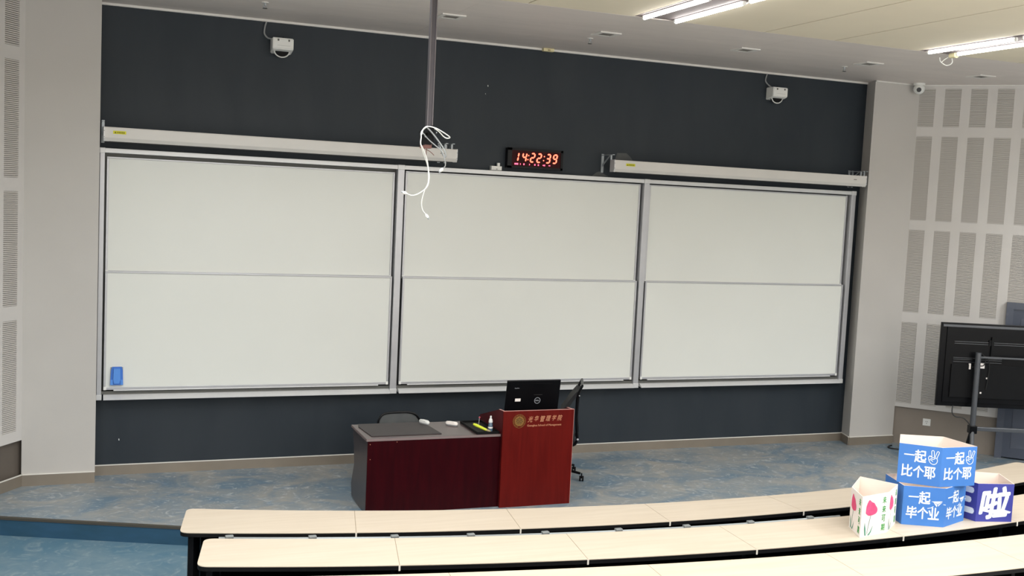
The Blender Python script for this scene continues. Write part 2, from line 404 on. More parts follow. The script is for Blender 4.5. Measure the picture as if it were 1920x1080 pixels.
# skirting
def skirt(name, pts, h, z0=0, t=.012):
    bm = BM(); b2 = BM()
    for i in range(len(pts)-1):
        a, b = Vector((*pts[i], 0)), Vector((*pts[i+1], 0)); u = (b-a).normalized(); n = Vector((u.y, -u.x, 0))
        p = [a, b, b+n*t, a+n*t]; prism(bm, [(q.x, q.y, z0) for q in p], (0, 0, h))
        p = [a, b, b+n*(t+.004), a+n*(t+.004)]; prism(b2, [(q.x, q.y, z0+h) for q in p], (0, 0, .009))
    o = struct(name, bm, 'skirting'); obj('cap_line', b2, 'skirting_line', o)
skirt('baseboard_front', [(.002, 0), (9.79, 0)], .106)
skirt('baseboard_left', [(L0.x+LU.x*3, L0.y+LU.y*3), (-.70, -.285), (0, -.285)], .115)
skirt('baseboard_right', [(9.80, -.002), (9.70, -.285), (10.45, -.285)], .11)

# ------------------------------------------------------------------ ceiling
bm = BM(); box(bm, LE.x-.2, RE.x+.2, -16, .2, CZ+.035, CZ+.15); ce = struct('ceiling', bm, 'ceil_gap')
YS = [.1, -.79, -1.71, -2.61]
TRO = [(1.33, 1.78), (4.80, 5.30), (8.30, 8.76), (11.78, 12.24)]
def cpanel(x0, x1, y0, y1, m, gx=.004, gy=.004):
    bm = BM(); box(bm, x0+gx, x1-gx, y1+gy, y0-gy, CZ, CZ+.034); return obj('ceiling_panel', bm, m, ce)
xs = [-3.6, -.18, 3.30, 6.80, 10.3, 13.8, 19]
for j in range(3):
    for i in range(len(xs)-1): cpanel(xs[i], xs[i+1], YS[j], YS[j+1], 'ceil_metal', .001, .0015)
bx = [-3.6, -2.5, -1.3, 0, 1.33, None, 1.78, 2.75, 3.69, 4.80, None, 5.30, 6.31, 7.18, 8.30, None, 8.76, 9.75, 10.75, 11.78, None, 12.24, 13.4, 14.6, 17]
ys = [-2.61, -5.6, -8.6, -11.6, -16]
for j in range(4):
    for i in range(len(bx)-1):
        if bx[i] is None or bx[i+1] is None: continue
        cpanel(bx[i], bx[i+1], ys[j], ys[j+1], 'ceil_beige', .008, .008)
# trim between front wall and ceiling
bm = BM(); box(bm, 0, 9.80, -.03, 0, CT, CZ-.001); box(bm, -.7, 0.0, -.305, -.285, CT+.008, CZ-.001); box(bm, 9.70, 10.45, -.305, -.285, CT+.008, CZ-.001)
p = [R0+RN*.02, R0+RU*RL+RN*.02, R0+RU*RL, R0]; prism(bm, [(q.x, q.y, CT+.01) for q in p], (0, 0, .014)); struct('trim_1', bm, 'ceil_trim')

def batten(x0, x1, yoff, label, first):
    t = thing('ceiling_light', label, 'ceiling light', ((x0+x1)/2, yoff, CZ))
    bm = BM(); box(bm, x0+.01, x1-.01, yoff-2.62, yoff-.01, CZ+.004, CZ+.033); obj('housing', bm, 'trough', t)
    for sx in (x0+.075, x1-.075):
        bm = BM(); box(bm, sx-.028, sx+.028, yoff-2.6, yoff-.03, CZ-.002, CZ+.004); obj('lamp_rail', bm, 'trough', t)
        for k in range(2):
            ya = yoff-.06-k*1.28 - (.10 if (first and sx > (x0+x1)/2 and k == 0) else 0); yb = yoff-1.27-k*1.28
            bm = BM(); tube(bm, [(sx, ya-.02, CZ-.022), (sx, yb+.02, CZ-.022)], .015, 12); tb = obj('tube', bm, 'tube', t, smooth=True)
            bm = BM()
            for ye in (ya-.012, yb+.012): cyl(bm, (sx, ye-.012, CZ-.022), .0160, .024, 'y', 12); box(bm, sx-.014, sx+.014, ye-.01, ye+.01, CZ-.02, CZ)
            obj('end_cap', bm, 'white_plastic', tb)
    if first:
        sx = x1-.075
        bm = BM(); cyl(bm, (sx, yoff-.16, CZ-.024), .034, .09, 'y', 14, .028); obj('loose_lamp_holder', bm, 'cream_plastic', t, smooth=True)
        bm = BM(); tube(bm, smooth_path([(sx+.0, yoff-.09, CZ-.04), (sx+.03, yoff-.07, CZ-.10), (sx-.0, yoff-.02, CZ-.125), (sx-.07, yoff+.0, CZ-.085), (sx-.1, yoff-.02, CZ-.05)]), .006, 6)
        tube(bm, smooth_path([(sx-.06, yoff+.0, CZ-.10), (sx-.02, yoff-.01, CZ-.06), (sx+.0, yoff-.04, CZ-.04)]), .005, 6); obj('loose_wire', bm, 'cable_white', t)
    return t
batten(4.80, 5.30, -2.62, 'twin tube ceiling light at the top middle, cut off by the frame, no loose wire', False)
batten(8.30, 8.76, -2.62, 'twin tube ceiling light at the upper right with a loose wire hanging at its end', True)

v0 = None
VX = [3.30, 5.06, 6.82, 8.56, 10.31]
VL = ['small square ceiling vent just right of the hanging pole, leftmost of five',
      'second small square ceiling vent from the left, under the end of the middle ceiling light',
      'third small square ceiling vent from the left, the middle one of the five',
      'fourth small square ceiling vent from the left, above the right end of the dark wall',
      'rightmost small square ceiling vent, above the slotted side wall panels']
for i, x in enumerate(VX):
    if v0 is None:
        t = thing('ceiling_vent', VL[0], 'vent', (x, -1.50, CZ), group='ceiling vents along the front wall')
        bm = BM(); r, q = .125, .075
        for a, b_, c_, d in ((-r, r, q, r), (-r, r, -r, -q), (-r, -q, -q, q), (q, r, -q, q)): box(bm, a, b_, c_, d, -.012, .001)
        obj('frame', bm, 'ceil_trim', t, local=True)
        bm = BM(); box(bm, -q, q, -q, q, -.004, .0005); g = obj('grille', bm, 'vent_grey', t, local=True)
        bm = BM()
        for k in range(5): box(bm, -q, q, -.06+k*.03-.004, -.06+k*.03+.004, -.009, -.004)
        obj('slat', bm, 'vent_grey', g, local=True, kind='stuff')
        v0 = t
    else: copy_tree(v0, (x, -1.50, CZ), VL[i])
s0 = None
for i, (x, lb) in enumerate(((1.50, 'small ceiling sprinkler head at the top left, above the left wall device'), (5.06, 'small ceiling sprinkler head in the middle, left below the second vent'), (8.53, 'small ceiling sprinkler head on the right, beside the fourth vent'))):
    if s0 is None:
        t = thing('sprinkler', lb, 'sprinkler', (x, -1.10, CZ), group='ceiling sprinkler heads')
        bm = BM(); cyl(bm, (0, 0, -.008), .035, .009, n=16); obj('rosette', bm, 'ceil_trim', t, local=True, smooth=True)
        bm = BM(); cyl(bm, (0, 0, -.035), .010, .028, n=10); tube(bm, [(-.012, 0, -.033), (-.018, 0, -.045), (0, 0, -.058)], .004, 6); tube(bm, [(.012, 0, -.033), (.018, 0, -.045), (0, 0, -.058)], .004, 6)
        obj('nozzle', bm, 'steel', t, local=True)
        bm = BM(); cyl(bm, (0, 0, -.062), .024, .004, n=12); obj('deflector', bm, 'alu_dark', t, local=True)
        s0 = t
    else: copy_tree(s0, (x, -1.10, CZ), lb)
t = thing('junction_box', 'tiny cream box on the ceiling trim above the clock', 'junction box', (5.0, -.06, CZ))
bm = BM(); box(bm, 4.93, 5.07, -.09, -.032, CT-.015, CZ-.001, .006); obj('case', bm, 'cream_plastic', t)
bm = BM(); box(bm, 4.985, 5.015, -.10, -.09, CT-.008, CT+.008); obj('knockout', bm, 'tan_plastic', t)

t = thing('dome_camera', 'small white dome security camera at the top right corner of the front wall', 'camera', (10.32, -.42, CZ))
bm = BM(); cyl(bm, (10.32, -.42, CZ-.03), .075, .03, n=20); obj('mount', bm, 'white_plastic', t, smooth=True)
bm = BM(); sphere(bm, (10.32, -.42, CZ-.075), .075, (1, 1, .95)); obj('housing', bm, 'white_plastic', t, smooth=True)
d = (Vector((-.05, -12, 3.15))-Vector((10.32, -.42, CZ-.1))).normalized()
bm = BM(); c_ = Vector((10.32, -.42, CZ-.085))+d*.045; tube(bm, [c_, c_+d*.03], [.035, .030], 14); obj('lens', bm, 'black_gloss', t, smooth=True)

# ------------------------------------------------------------------ hanging pole with cables
t = thing('projector_pole', 'long grey metal pole hanging from the ceiling with a bare bracket at its end', 'pole', (2.362, -4.0, CZ))
bm = BM(); box(bm, 2.345, 2.379, -4.016, -3.984, 3.70, CZ); obj('pole', bm, 'pole', t)
bm = BM()
for x in (2.338, 2.379): box(bm, x, x+.007, -4.024, -3.976, 3.68, CZ)
obj('edge_rail', bm, 'pole_edge', t)
bm = BM(); box(bm, 2.29, 2.435, -4.06, -3.94, CZ-.012, CZ); obj('ceiling_plate', bm, 'steel', t)
bm = BM(); box(bm, 2.298, 2.428, -4.05, -3.95, 3.640, 3.652); box(bm, 2.305, 2.318, -4.045, -3.955, 3.545, 3.64); box(bm, 2.345, 2.395, -4.03, -3.97, 3.56, 3.70); box(bm, 2.300, 2.375, -4.04, -3.96, 3.55, 3.62); obj('bracket', bm, 'black_matte', t)
bm = BM(); box(bm, 2.306, 2.380, -4.035, -3.965, 3.522, 3.556); obj('terminal_block', bm, 'cable_brown', t)
bm = BM(); cyl(bm, (2.322, -4.058, 3.61), .006, .01, 'y', 8); cyl(bm, (2.41, -4.055, 3.646), .005, .01, 'y', 8); obj('screw', bm, 'steel', t)
def cable(label, pts, r, m, plug=None, depth=-4.06, ends=()):
    P = [(x, depth+.012*math.sin(i*1.1), z) for i, (x, z) in enumerate(pts)]
    t = thing('cable', label, 'cable', P[0])
    bm = BM(); tube(bm, smooth_path(P), r, 7); obj('cord', bm, m, t, smooth=True)
    if plug:
        e = Vector(P[-1]); d = (e-Vector(P[-2])).normalized(); bm = BM(); tube(bm, [e-d*.004, e+d*.012, e+d*.03], [.006, .013, .011], 8); obj('plug', bm, 'white_plastic', t)
        bm = BM(); tube(bm, [e+d*.03, e+d*.042], [.008, .007], 6); obj('plug_tip', bm, 'steel', t)
    return t
cable('stiff white cable looped over the pole bracket and pointing right', [(2.281, 3.62), (2.298, 3.667), (2.333, 3.687), (2.389, 3.677), (2.447, 3.65), (2.505, 3.616), (2.489, 3.606), (2.463, 3.617), (2.422, 3.652), (2.381, 3.674)], .0045, 'cable_white', depth=-4.085)
cable('long white cable hanging from the bracket, curling left to a plug', [(2.325, 3.684), (2.296, 3.659), (2.283, 3.635), (2.281, 3.601), (2.276, 3.551), (2.301, 3.507), (2.336, 3.433), (2.355, 3.35), (2.361, 3.297), (2.344, 3.227), (2.283, 3.174), (2.228, 3.153), (2.184, 3.166)], .0045, 'cable_white', True, depth=-4.075)
cable('longest pale cable hanging straight down from the bracket to a plug', [(2.283, 3.552), (2.314, 3.478), (2.348, 3.396), (2.358, 3.32), (2.353, 3.25), (2.33, 3.196), (2.313, 3.11), (2.324, 3.049), (2.352, 3.010)], .0042, 'cable_white', True, depth=-4.055)
cable('grey cable arching over the bracket and folding back at its lower right', [(2.317, 3.679), (2.35, 3.655), (2.392, 3.612), (2.443, 3.547), (2.469, 3.502), (2.479, 3.465), (2.458, 3.475), (2.435, 3.539)], 0.006, 'cable_grey', depth=-4.09)
cable('thin cable crossing the bracket down to a white plug at the right', [(2.287, 3.632), (2.337, 3.586), (2.403, 3.537), (2.445, 3.501), (2.464, 3.448), (2.474, 3.395), (2.458, 3.372)], .0045, 'cable_grey', True, depth=-4.10)
cable('short brown wire hanging straight below the bracket', [(2.342, 3.530), (2.343, 3.48), (2.345, 3.434)], .0028, 'cable_brown', depth=-4.03)
cable('short brown wire slanting right below the bracket', [(2.304, 3.523), (2.365, 3.5), (2.402, 3.471)], .0028, 'cable_brown', depth=-4.045)

# ------------------------------------------------------------------ sliding whiteboards
t = thing('sliding_board_rack', 'aluminium frame with posts, top rails and pen trays holding the sliding whiteboards', 'board rack', (4.82, 0, .85))
FZ0, FZ1 = .842, 3.492
posts = [(.004, .052), (3.184, 3.262), (6.372, 6.444), (9.572, 9.639)]
for a, b in posts:
    bm = BM(); box(bm, a, b, -.135, -.0, FZ0+.02, FZ1, .004); obj('post', bm, 'alu', t)
for i in range(3):
    a, b = posts[i][1], posts[i+1][0]
    bm = BM(); box(bm, a, b, -.13, 0, 3.442, FZ1-.002, .003); obj('top_rail', bm, 'alu_light', t)
    bm = BM(); box(bm, a, b, -.10, 0, .898, .93); obj('bottom_rail', bm, 'alu_dark', t)
    # pen tray: an angled trough
    bm = BM(); prism(bm, [(a+.02, 0, .898), (a+.02, -.13, .898), (a+.02, -.19, .862), (a+.02, -.19, .852), (a+.02, -.13, .86), (a+.02, 0, .86)], (b-a-.03, 0, 0)); obj('pen_tray', bm, 'alu_light', t)
    bm = BM(); box(bm, a, b, -.012, -.0, .93, 3.44); obj('back_panel', bm, 'shadow_gap' if i else 'alu_dark', t)
for a, b in posts:
    bm = BM(); box(bm, a-.004, b+.004, -.14, 0, FZ0, .90, .004); obj('corner_cap', bm, 'alu_light', t)
    bm = BM(); box(bm, a-.003, b+.003, -.14, 0, 3.438, FZ1+.002, .004); obj('corner_cap', bm, 'alu_light', t)
bays = [(.072, 3.166, 'left'), (3.292, 6.352, 'middle'), (6.474, 9.548, 'right')]
def whiteboard(x0, x1, z0, z1, y, label, low):
    t = thing('whiteboard', label, 'whiteboard', ((x0+x1)/2, y, z0), group='sliding whiteboards')
    bm = BM(); box(bm, x0+.012, x1-.012, y-.010, y+.012, z0+.018, z1-.014); obj('writing_surface', bm, 'board_white', t)
    e = .022
    for nm, a, b, c_, d in (('edge_trim', x0, x1, z0, z0+e+.006), ('edge_trim', x0, x1, z1-.016, z1), ('edge_trim', x0, x0+e, z0+.028, z1-.016), ('edge_trim', x1-e, x1, z0+.028, z1-.016)):
        bm = BM(); box(bm, a, b, y-.02, y+.015, c_, d, .003); obj(nm, bm, 'alu', t)
    for a in (x0, x1-.03):
        bm = BM(); box(bm, a, a+.03, y-.023, y+.015, z0-.002, z0+.034, .004); obj('corner_block', bm, 'white_plastic', t)
    if low:
        bm = BM(); box(bm, x0+.10, x1-.12, y-.035, y-.012, z0-.010, z0+.001, .003); obj('handle_strip', bm, 'alu_light', t)
for i, (a, b, nm) in enumerate(bays):
    whiteboard(a, b, 2.185, 3.405 if i == 0 else 3.428, -.055, 'upper sliding whiteboard of the %s bay, blank' % nm, False)
    whiteboard(a, b, .948, 2.208, -.098, 'lower sliding whiteboard of the %s bay, blank%s' % (nm, ', with a blue eraser on it' if i == 0 else ''), True)

t = thing('magnetic_eraser', 'blue plastic magnetic board eraser stuck at the lower left of the left whiteboard', 'eraser', (.203, -.118, 1.0))
bm = BM(); prism(bm, [(.137, -.109, 1.002), (.268, -.109, 1.002), (.262, -.109, 1.16), (.252, -.109, 1.195), (.158, -.109, 1.195), (.146, -.109, 1.16)], (0, -.03, 0)); obj('body', bm, 'blue_plastic', t)
bm = BM(); prism(bm, [(.178, -.139, 1.02), (.228, -.139, 1.02), (.240, -.139, 1.06), (.236, -.139, 1.18), (.172, -.139, 1.18), (.168, -.139, 1.06)], (0, -.018, 0)); obj('grip', bm, 'blue_plastic_light', t)
bm = BM(); box(bm, .139, .166, -.146, -.139, 1.005, 1.06, .002); box(bm, .240, .266, -.146, -.139, 1.005, 1.06, .002); obj('clip', bm, 'blue_plastic_light', t)
bm = BM(); box(bm, .140, .265, -.1085, -.1075, .999, 1.19); obj('felt_pad', bm, 'cable_grey', t)

# ------------------------------------------------------------------ projection screen cases
def screen(x0, x1, label, sticker_x, mark_x, brks):
    t = thing('projection_screen', label, 'projection screen', ((x0+x1)/2, -.21, 3.63))
    prof = [(-.20, 3.70), (-.315, 3.70), (-.32, 3.69), (-.32, 3.592), (-.300, 3.556), (-.20, 3.556)]
    bm = BM(); prism(bm, [(x0+.012, y, z) for y, z in prof], (x1-x0-.024, 0, 0)); obj('case', bm, 'screen_case', t)
    for a in (x0, x1-.012):
        bm = BM(); prism(bm, [(a, y-.002 if y < -.25 else y, z+(.003 if z > 3.65 else -.003)) for y, z in prof], (.012, 0, 0)); ec = obj('end_plate', bm, 'alu_light', t)
        bm = BM()
        for z in (3.60, 3.66): cyl(bm, (a+.006, -.3235, z), .004, .003, 'y', 8)
        obj('screw', bm, 'alu_dark', ec)
    bm = BM(); box(bm, x0+.05, x1-.05, -.29, -.25, 3.548, 3.5565); obj('screen_bar', bm, 'shadow_gap', t)
    bm = BM(); box(bm, sticker_x, sticker_x+.125, -.3212, -.3203, 3.632, 3.664); st = obj('warning_sticker', bm, 'yellow_sticker', t)
    bm = BM()
    for k in range(5): box(bm, sticker_x+.04+k*.015, sticker_x+.05+k*.015, -.3216, -.3212, 3.64, 3.655)
    prism(bm, [(sticker_x+.01, -.3216, 3.638), (sticker_x+.034, -.3216, 3.638), (sticker_x+.022, -.3216, 3.658)], (0, .0004, 0)); obj('print', bm, 'sticker_print', st)
    bm = BM(); box(bm, mark_x, mark_x+.05, -.3208, -.3203, 3.640, 3.648); obj('maker_mark', bm, 'alu_dark', t)
    for bxx in brks:
        bm = BM(); box(bm, bxx-.016, bxx+.016, -.012, -.002, 3.545, 3.775); box(bm, bxx-.014, bxx+.014, -.31, -.01, 3.757, 3.765)
        prism(bm, [(bxx-.003, -.012, 3.62), (bxx-.003, -.012, 3.65), (bxx-.003, -.20, 3.757), (bxx-.003, -.23, 3.757)], (.006, 0, 0)); box(bm, bxx-.01, bxx+.01, -.25, -.235, 3.70, 3.76); obj('wall_bracket', bm, 'steel', t)
screen(.034, 3.828, 'long white projection screen case hung over the left whiteboards', .125, 3.62, (.03, 3.70, 3.78))
screen(5.84, 9.645, 'long white projection screen case hung over the right whiteboards', 6.0, 9.43, (5.83, 9.60, 9.655))

# ------------------------------------------------------------------ LED clock
t = thing('digital_clock', 'black wall clock with red glowing digits on the dark wall', 'clock', (4.9, 0, 3.54))
X0, X1, Z0, Z1 = 4.535, 5.258, 3.536, 3.776
bm = BM(); box(bm, X0, X1, -.08, 0, Z0, Z1, .006); box(bm, X0, X1, -.088, -.08, Z1-.028, Z1); box(bm, X0, X1, -.088, -.08, Z0, Z0+.026); box(bm, X0, X0+.055, -.088, -.08, Z0, Z1); box(bm, X1-.03, X1, -.088, -.08, Z0, Z1); obj('case', bm, 'black_plastic', t)
bm = BM(); box(bm, X0+.055, X1-.03, -.0815, -.0800, Z0+.026, Z1-.028); obj('display_face', bm, 'led_face', t)
SEG = {'0': 'abcdef', '1': 'bc', '2': 'abged', '3': 'abgcd', '4': 'fgbc', '5': 'afgcd', '6': 'afgedc', '7': 'abc', '8': 'abcdefg', '9': 'abcdfg'}
def seg_digit(bm, ch, x, z, w, h, y=-.0835, th=.017, sl=.16):
    S = {'a': ((0, h), (w, h)), 'b': ((w, h), (w, h/2)), 'c': ((w, h/2), (w, 0)), 'd': ((0, 0), (w, 0)), 'e': ((0, 0), (0, h/2)), 'f': ((0, h/2), (0, h)), 'g': ((0, h/2), (w, h/2))}
    for s in SEG[ch]:
        (a, b), (c_, d) = S[s]; g = .004
        if b == d: pts = [(a+g-.002, b), (a+g+th*.4, b+th/2), (c_-g-th*.4, b+th/2), (c_-g+.002, b), (c_-g-th*.4, b-th/2), (a+g+th*.4, b-th/2)]
        else:
            lo, hi = min(b, d)+g-.001, max(b, d)-g+.001; pts = [(a, lo), (a+th/2, lo+th*.4), (a+th/2, hi-th*.4), (a, hi), (a-th/2, hi-th*.4), (a-th/2, lo+th*.4)]
        prism(bm, [(x+px+pz*sl, y, z+pz) for px, pz in pts], (0, .0015, 0))
dx = [4.640, 4.722, 4.828, 4.914, 5.034, 5.122]
for ch, x in zip('142239', dx):
    bm = BM(); seg_digit(bm, ch, x-(.02 if ch == '1' else 0), 3.620, .045, .10); obj('digit', bm, 'led_red', t)
bm = BM()
for x in (4.798, 5.003):
    for k, z in enumerate((3.645, 3.693)): cyl(bm, (x+k*.008, -.0835, z), .0075, .0015, 'y', 10)
obj('colon', bm, 'led_red', t)
bm = BM(); random.seed(5)
for x, w_, kind in ((4.628, .05, 0), (4.700, .013, 1), (4.742, .022, 0), (4.818, .010, 1), (4.885, .018, 1), (4.930, .016, 1), (4.995, .034, 0), (5.072, .03, 0)):
    n = max(1, int(w_/.008))
    for k in range(n):
        hgt = .020 if kind else random.choice((.012, .018, .022)); box(bm, x+k*.008, x+k*.008+.0062, -.0835, -.082, 3.586-hgt/2+.002, 3.586+hgt/2)
obj('date_line', bm, 'led_pink', t)

t = thing('control_box', 'small white box with a stub on the whiteboard rail, left of the clock', 'control box', (4.40, 0, 3.494))
bm = BM(); box(bm, 4.342, 4.474, -.07, -.004, 3.496, 3.546, .004); obj('case', bm, 'white_plastic', t)
bm = BM(); box(bm, 4.420, 4.452, -.06, -.025, 3.545, 3.585, .004); obj('stub', bm, 'white_plastic', t)
bm = BM(); cyl(bm, (4.41, -.073, 3.51), .006, .004, 'y', 8); obj('button', bm, 'alu_dark', t)

def wall_device(x0, label, cab):
    t = thing('wall_sensor', label, 'sensor', (x0, 0, 4.65), group='white wall devices above the screens')
    bm = BM(); prism(bm, [(x0, -.002, 4.785), (x0, -.16, 4.785), (x0, -.17, 4.775), (x0, -.17, 4.665), (x0, -.14, 4.652), (x0, -.002, 4.625)], (.225, 0, 0))
    bmesh.ops.bevel(bm, geom=bm.edges[:], offset=.008, segments=2, affect='EDGES'); obj('case', bm, 'white_plastic', t)
    bm = BM()
    for k in (.06, .175): box(bm, x0+k-.009, x0+k+.009, -.173, -.168, 4.748, 4.770)
    obj('screw_slot', bm, 'alu_dark', t)
    bm = BM(); box(bm, x0+.05, x0+.19, -.1712, -.1705, 4.70, 4.702); obj('seam', bm, 'cable_grey', t)
    bm = BM(); pts = [(x0+.112+.082*math.cos(a), -.10, 4.652-.068*math.sin(a)) for a in [PI*k/12 for k in range(13)]]; tube(bm, pts, .007, 7); obj('hoop', bm, 'white_plastic', t, smooth=True)
    bm = BM(); prism(bm, [(x0+.112+.072*math.cos(a), -.11, 4.652-.058*math.sin(a)) for a in [PI*k/12 for k in range(13)]], (0, .06, 0)); obj('dark_lens', bm, 'black_matte', t)
    bm = BM(); tube(bm, smooth_path(cab), .0085, 8); obj('cord', bm, 'cable_grey', t, smooth=True)
    bm = BM(); cyl(bm, (x0+.13, -.06, 4.78), .006, .03, n=8); obj('antenna', bm, 'black_plastic', t)
wall_device(1.725, 'white wall device with a dark hooded lens and cable, above the left screen case', [(1.735, -.06, 4.775), (1.69, -.04, 4.785), (1.655, -.025, 4.83), (1.658, -.02, 4.90), (1.675, -.018, 4.962)])
wall_device(8.165, 'white wall device with a dark hooded lens and cable, above the right screen case', [(8.215, -.06, 4.785), (8.18, -.04, 4.81), (8.135, -.02, 4.87), (8.155, -.018, 4.962)])

# ------------------------------------------------------------------ teacher's desk
t = thing('teacher_desk', 'dark red wooden teacher desk with a grey brown top, left of the lectern', 'desk', (3.17, -1.66, 0))
DZ = .76
side = [(-1.985, .735), (-1.99, 0), (-1.72, 0), (-1.38, .03), (-1.345, .15), (-1.45, .38), (-1.415, .53), (-1.345, .735)]
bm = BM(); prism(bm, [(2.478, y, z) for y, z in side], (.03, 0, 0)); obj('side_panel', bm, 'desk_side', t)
bm = BM(); prism(bm, [(3.832, y, z) for y, z in side], (.03, 0, 0)); obj('side_panel', bm, 'desk_wood', t)
bm = BM(); box(bm, 2.476, 3.864, -2.0, -1.985, 0, .735); obj('front_panel', bm, 'desk_wood', t)
bm = BM(); box(bm, 2.465, 3.864, -2.0, -1.335, .7352, DZ, .003); obj('desktop', bm, 'desk_top', t)
bm = BM(); box(bm, 2.463, 3.864, -2.003, -2.0002, .7355, DZ-.001); box(bm, 2.462, 2.4648, -2.0, -1.335, .7355, DZ-.001); obj('edge_band', bm, 'desk_edge', t)
bm = BM()
for x, z in ((2.50, .705), (2.505, .555), (2.77, .72)): cyl(bm, (x, -2.002, z), .004, .003, 'y', 8)
obj('screw', bm, 'gold_light', t)
bm = BM(); prism(bm, [(2.505, -1.47, .761), (2.535, -1.91, .761), (3.26, -1.905, .761), (3.225, -1.345, .761), (2.53, -1.35, .761)], (0, 0, .006)); dm = obj('desk_mat', bm, 'desk_mat', None); tag(dm, 'flat dark grey mat lying on the left half of the teacher desk', 'desk mat')

def handset(x, y, rz, m, label, z):
    t = thing('whiteboard_eraser', label, 'eraser', (x, y, z), rz, group='pale erasers on the teacher desk')
    bm = BM(); n = 10; pts = [(.07*math.copysign(1, math.cos(a))*(abs(math.cos(a))**.5), .024*math.copysign(1, math.sin(a))*(abs(math.sin(a))**.8), .012) for a in [2*PI*k/24 for k in range(24)]]
    prism(bm, pts, (0, 0, .026)); bmesh.ops.bevel(bm, geom=[e for e in bm.edges if all(v.co.z > .03 for v in e.verts)], offset=.008, segments=2, affect='EDGES'); obj('grip', bm, m, t, local=True, smooth=True)
    bm = BM(); prism(bm, [(p[0]*.95, p[1]*.92, 0) for p in pts], (0, 0, .012)); obj('felt', bm, 'cable_grey', t, local=True)
handset(3.215, -1.44, math.radians(-62), 'white_plastic', 'white oblong eraser lying across the corner of the desk mat', .768)
handset(3.49, -1.53, math.radians(-45), 'cream_plastic' if False else 'paper_white', 'cream oblong eraser lying on the bare desktop between mat and tray', .761)

t = thing('desk_tray', 'shallow black tray at the right end of the teacher desk beside the lectern', 'tray', (3.75, -1.72, .761))
bm = BM(); box(bm, 3.615, 3.855, -1.985, -1.43, .7612, .768); obj('base', bm, 'black_matte', t)
bm = BM(); box(bm, 3.615, 3.855, -1.985, -1.977, .768, .785); box(bm, 3.615, 3.855, -1.438, -1.43, .768, .785); box(bm, 3.615, 3.621, -1.977, -1.438, .768, .785); box(bm, 3.849, 3.855, -1.977, -1.438, .768, .785); obj('rim', bm, 'black_matte', t)
t = thing('spray_bottle', 'small clear spray bottle with a white pump in the black tray', 'bottle', (3.775, -1.93, .7685))
bm = BM(); lathe(bm, (3.775, -1.93, .7685), [(.017, 0), (.022, .004), (.024, .03), (.022, .085), (.015, .10)]); obj('bottle', bm, 'liquid', t, smooth=True)
bm = BM(); lathe(bm, (3.775, -1.93, .8685), [(.021, 0), (.022, .012), (.016, .036), (.010, .040), (.010, .058), (.008, .068)]); obj('pump', bm, 'white_plastic', t, smooth=True)
bm = BM(); lathe(bm, (3.775, -1.93, .81), [(.0245, 0), (.0245, .014)]); obj('label_band', bm, 'paper_white', t, smooth=True)
t = thing('highlighter', 'fluorescent yellow marker lying tilted in the black tray', 'marker', (3.68, -1.90, .77))
a, b = Vector((3.625, -1.83, .835)), Vector((3.735, -1.93, .79))
bm = BM(); tube(bm, [a, a+(b-a)*.2, b], [.011, .0165, .013], 10); obj('body', bm, 'yellow_glow', t, smooth=True)
bm = BM(); tube(bm, [b, b+(b-a)*.25, b+(b-a)*.3], [.012, .011, .006], 10); obj('cap', bm, 'tan_plastic', t, smooth=True)
t = thing('pointer', 'thin stick with a dull pink ball end leaning in the black tray', 'pointer', (3.72, -1.75, .77))
bm = BM(); tube(bm, [(3.69, -1.80, .785), (3.735, -1.70, .865)], .003, 6); obj('stick', bm, 'alu', t)
bm = BM(); sphere(bm, (3.738, -1.695, .872), .010); obj('ball', bm, 'pink_plastic', t, smooth=True)

# ------------------------------------------------------------------ lectern
t = thing('lectern', 'tall red brown wooden lectern with gold emblem and lettering on its front', 'lectern', (4.26, -1.7, 0))
bm = BM(); box(bm, 3.866, 4.656, -2.05, -2.03, 0, 1.003); obj('front_panel', bm, 'lectern_wood', t)
side = [(-2.03, 0), (-2.03, 1.003), (-1.905, .995), (-1.345, .828), (-1.345, 0)]
for x in (3.868, 4.636):
    bm = BM(); prism(bm, [(x, y, z) for y, z in side], (.018, 0, 0)); sd = obj('side_panel', bm, 'lectern_inner', t)
    bm = BM(); prism(bm, [(x, -2.03, 1.0032), (x, -1.905, .9952), (x, -1.905, .9985), (x, -2.03, 1.0065)], (.018, 0, 0)); obj('edge_band', bm, 'lectern_edge', sd)
bm = BM(); box(bm, 3.866, 4.656, -2.05, -2.03, 1.0032, 1.0065); box(bm, 4.6562, 4.6595, -2.05, -2.03, 0, 1.0065); obj('edge_band', bm, 'lectern_edge', t)
bm = BM(); box(bm, 3.8865, 4.6355, -2.03, -1.36, .70, .72); obj('shelf', bm, 'lectern_inner', t)
bm = BM(); box(bm, 3.8865, 4.6355, -2.03, -1.36, .05, .07); obj('shelf', bm, 'lectern_inner', t)
FY = -2.0505
def front_plate(name, bmx, m, cx_, cz_, parent, y=FY):
    bmx.transform(Matrix.Translation((cx_, y, cz_)) @ Matrix.Rotation(PI/2, 4, 'X')); return obj(name, bmx, m, parent)
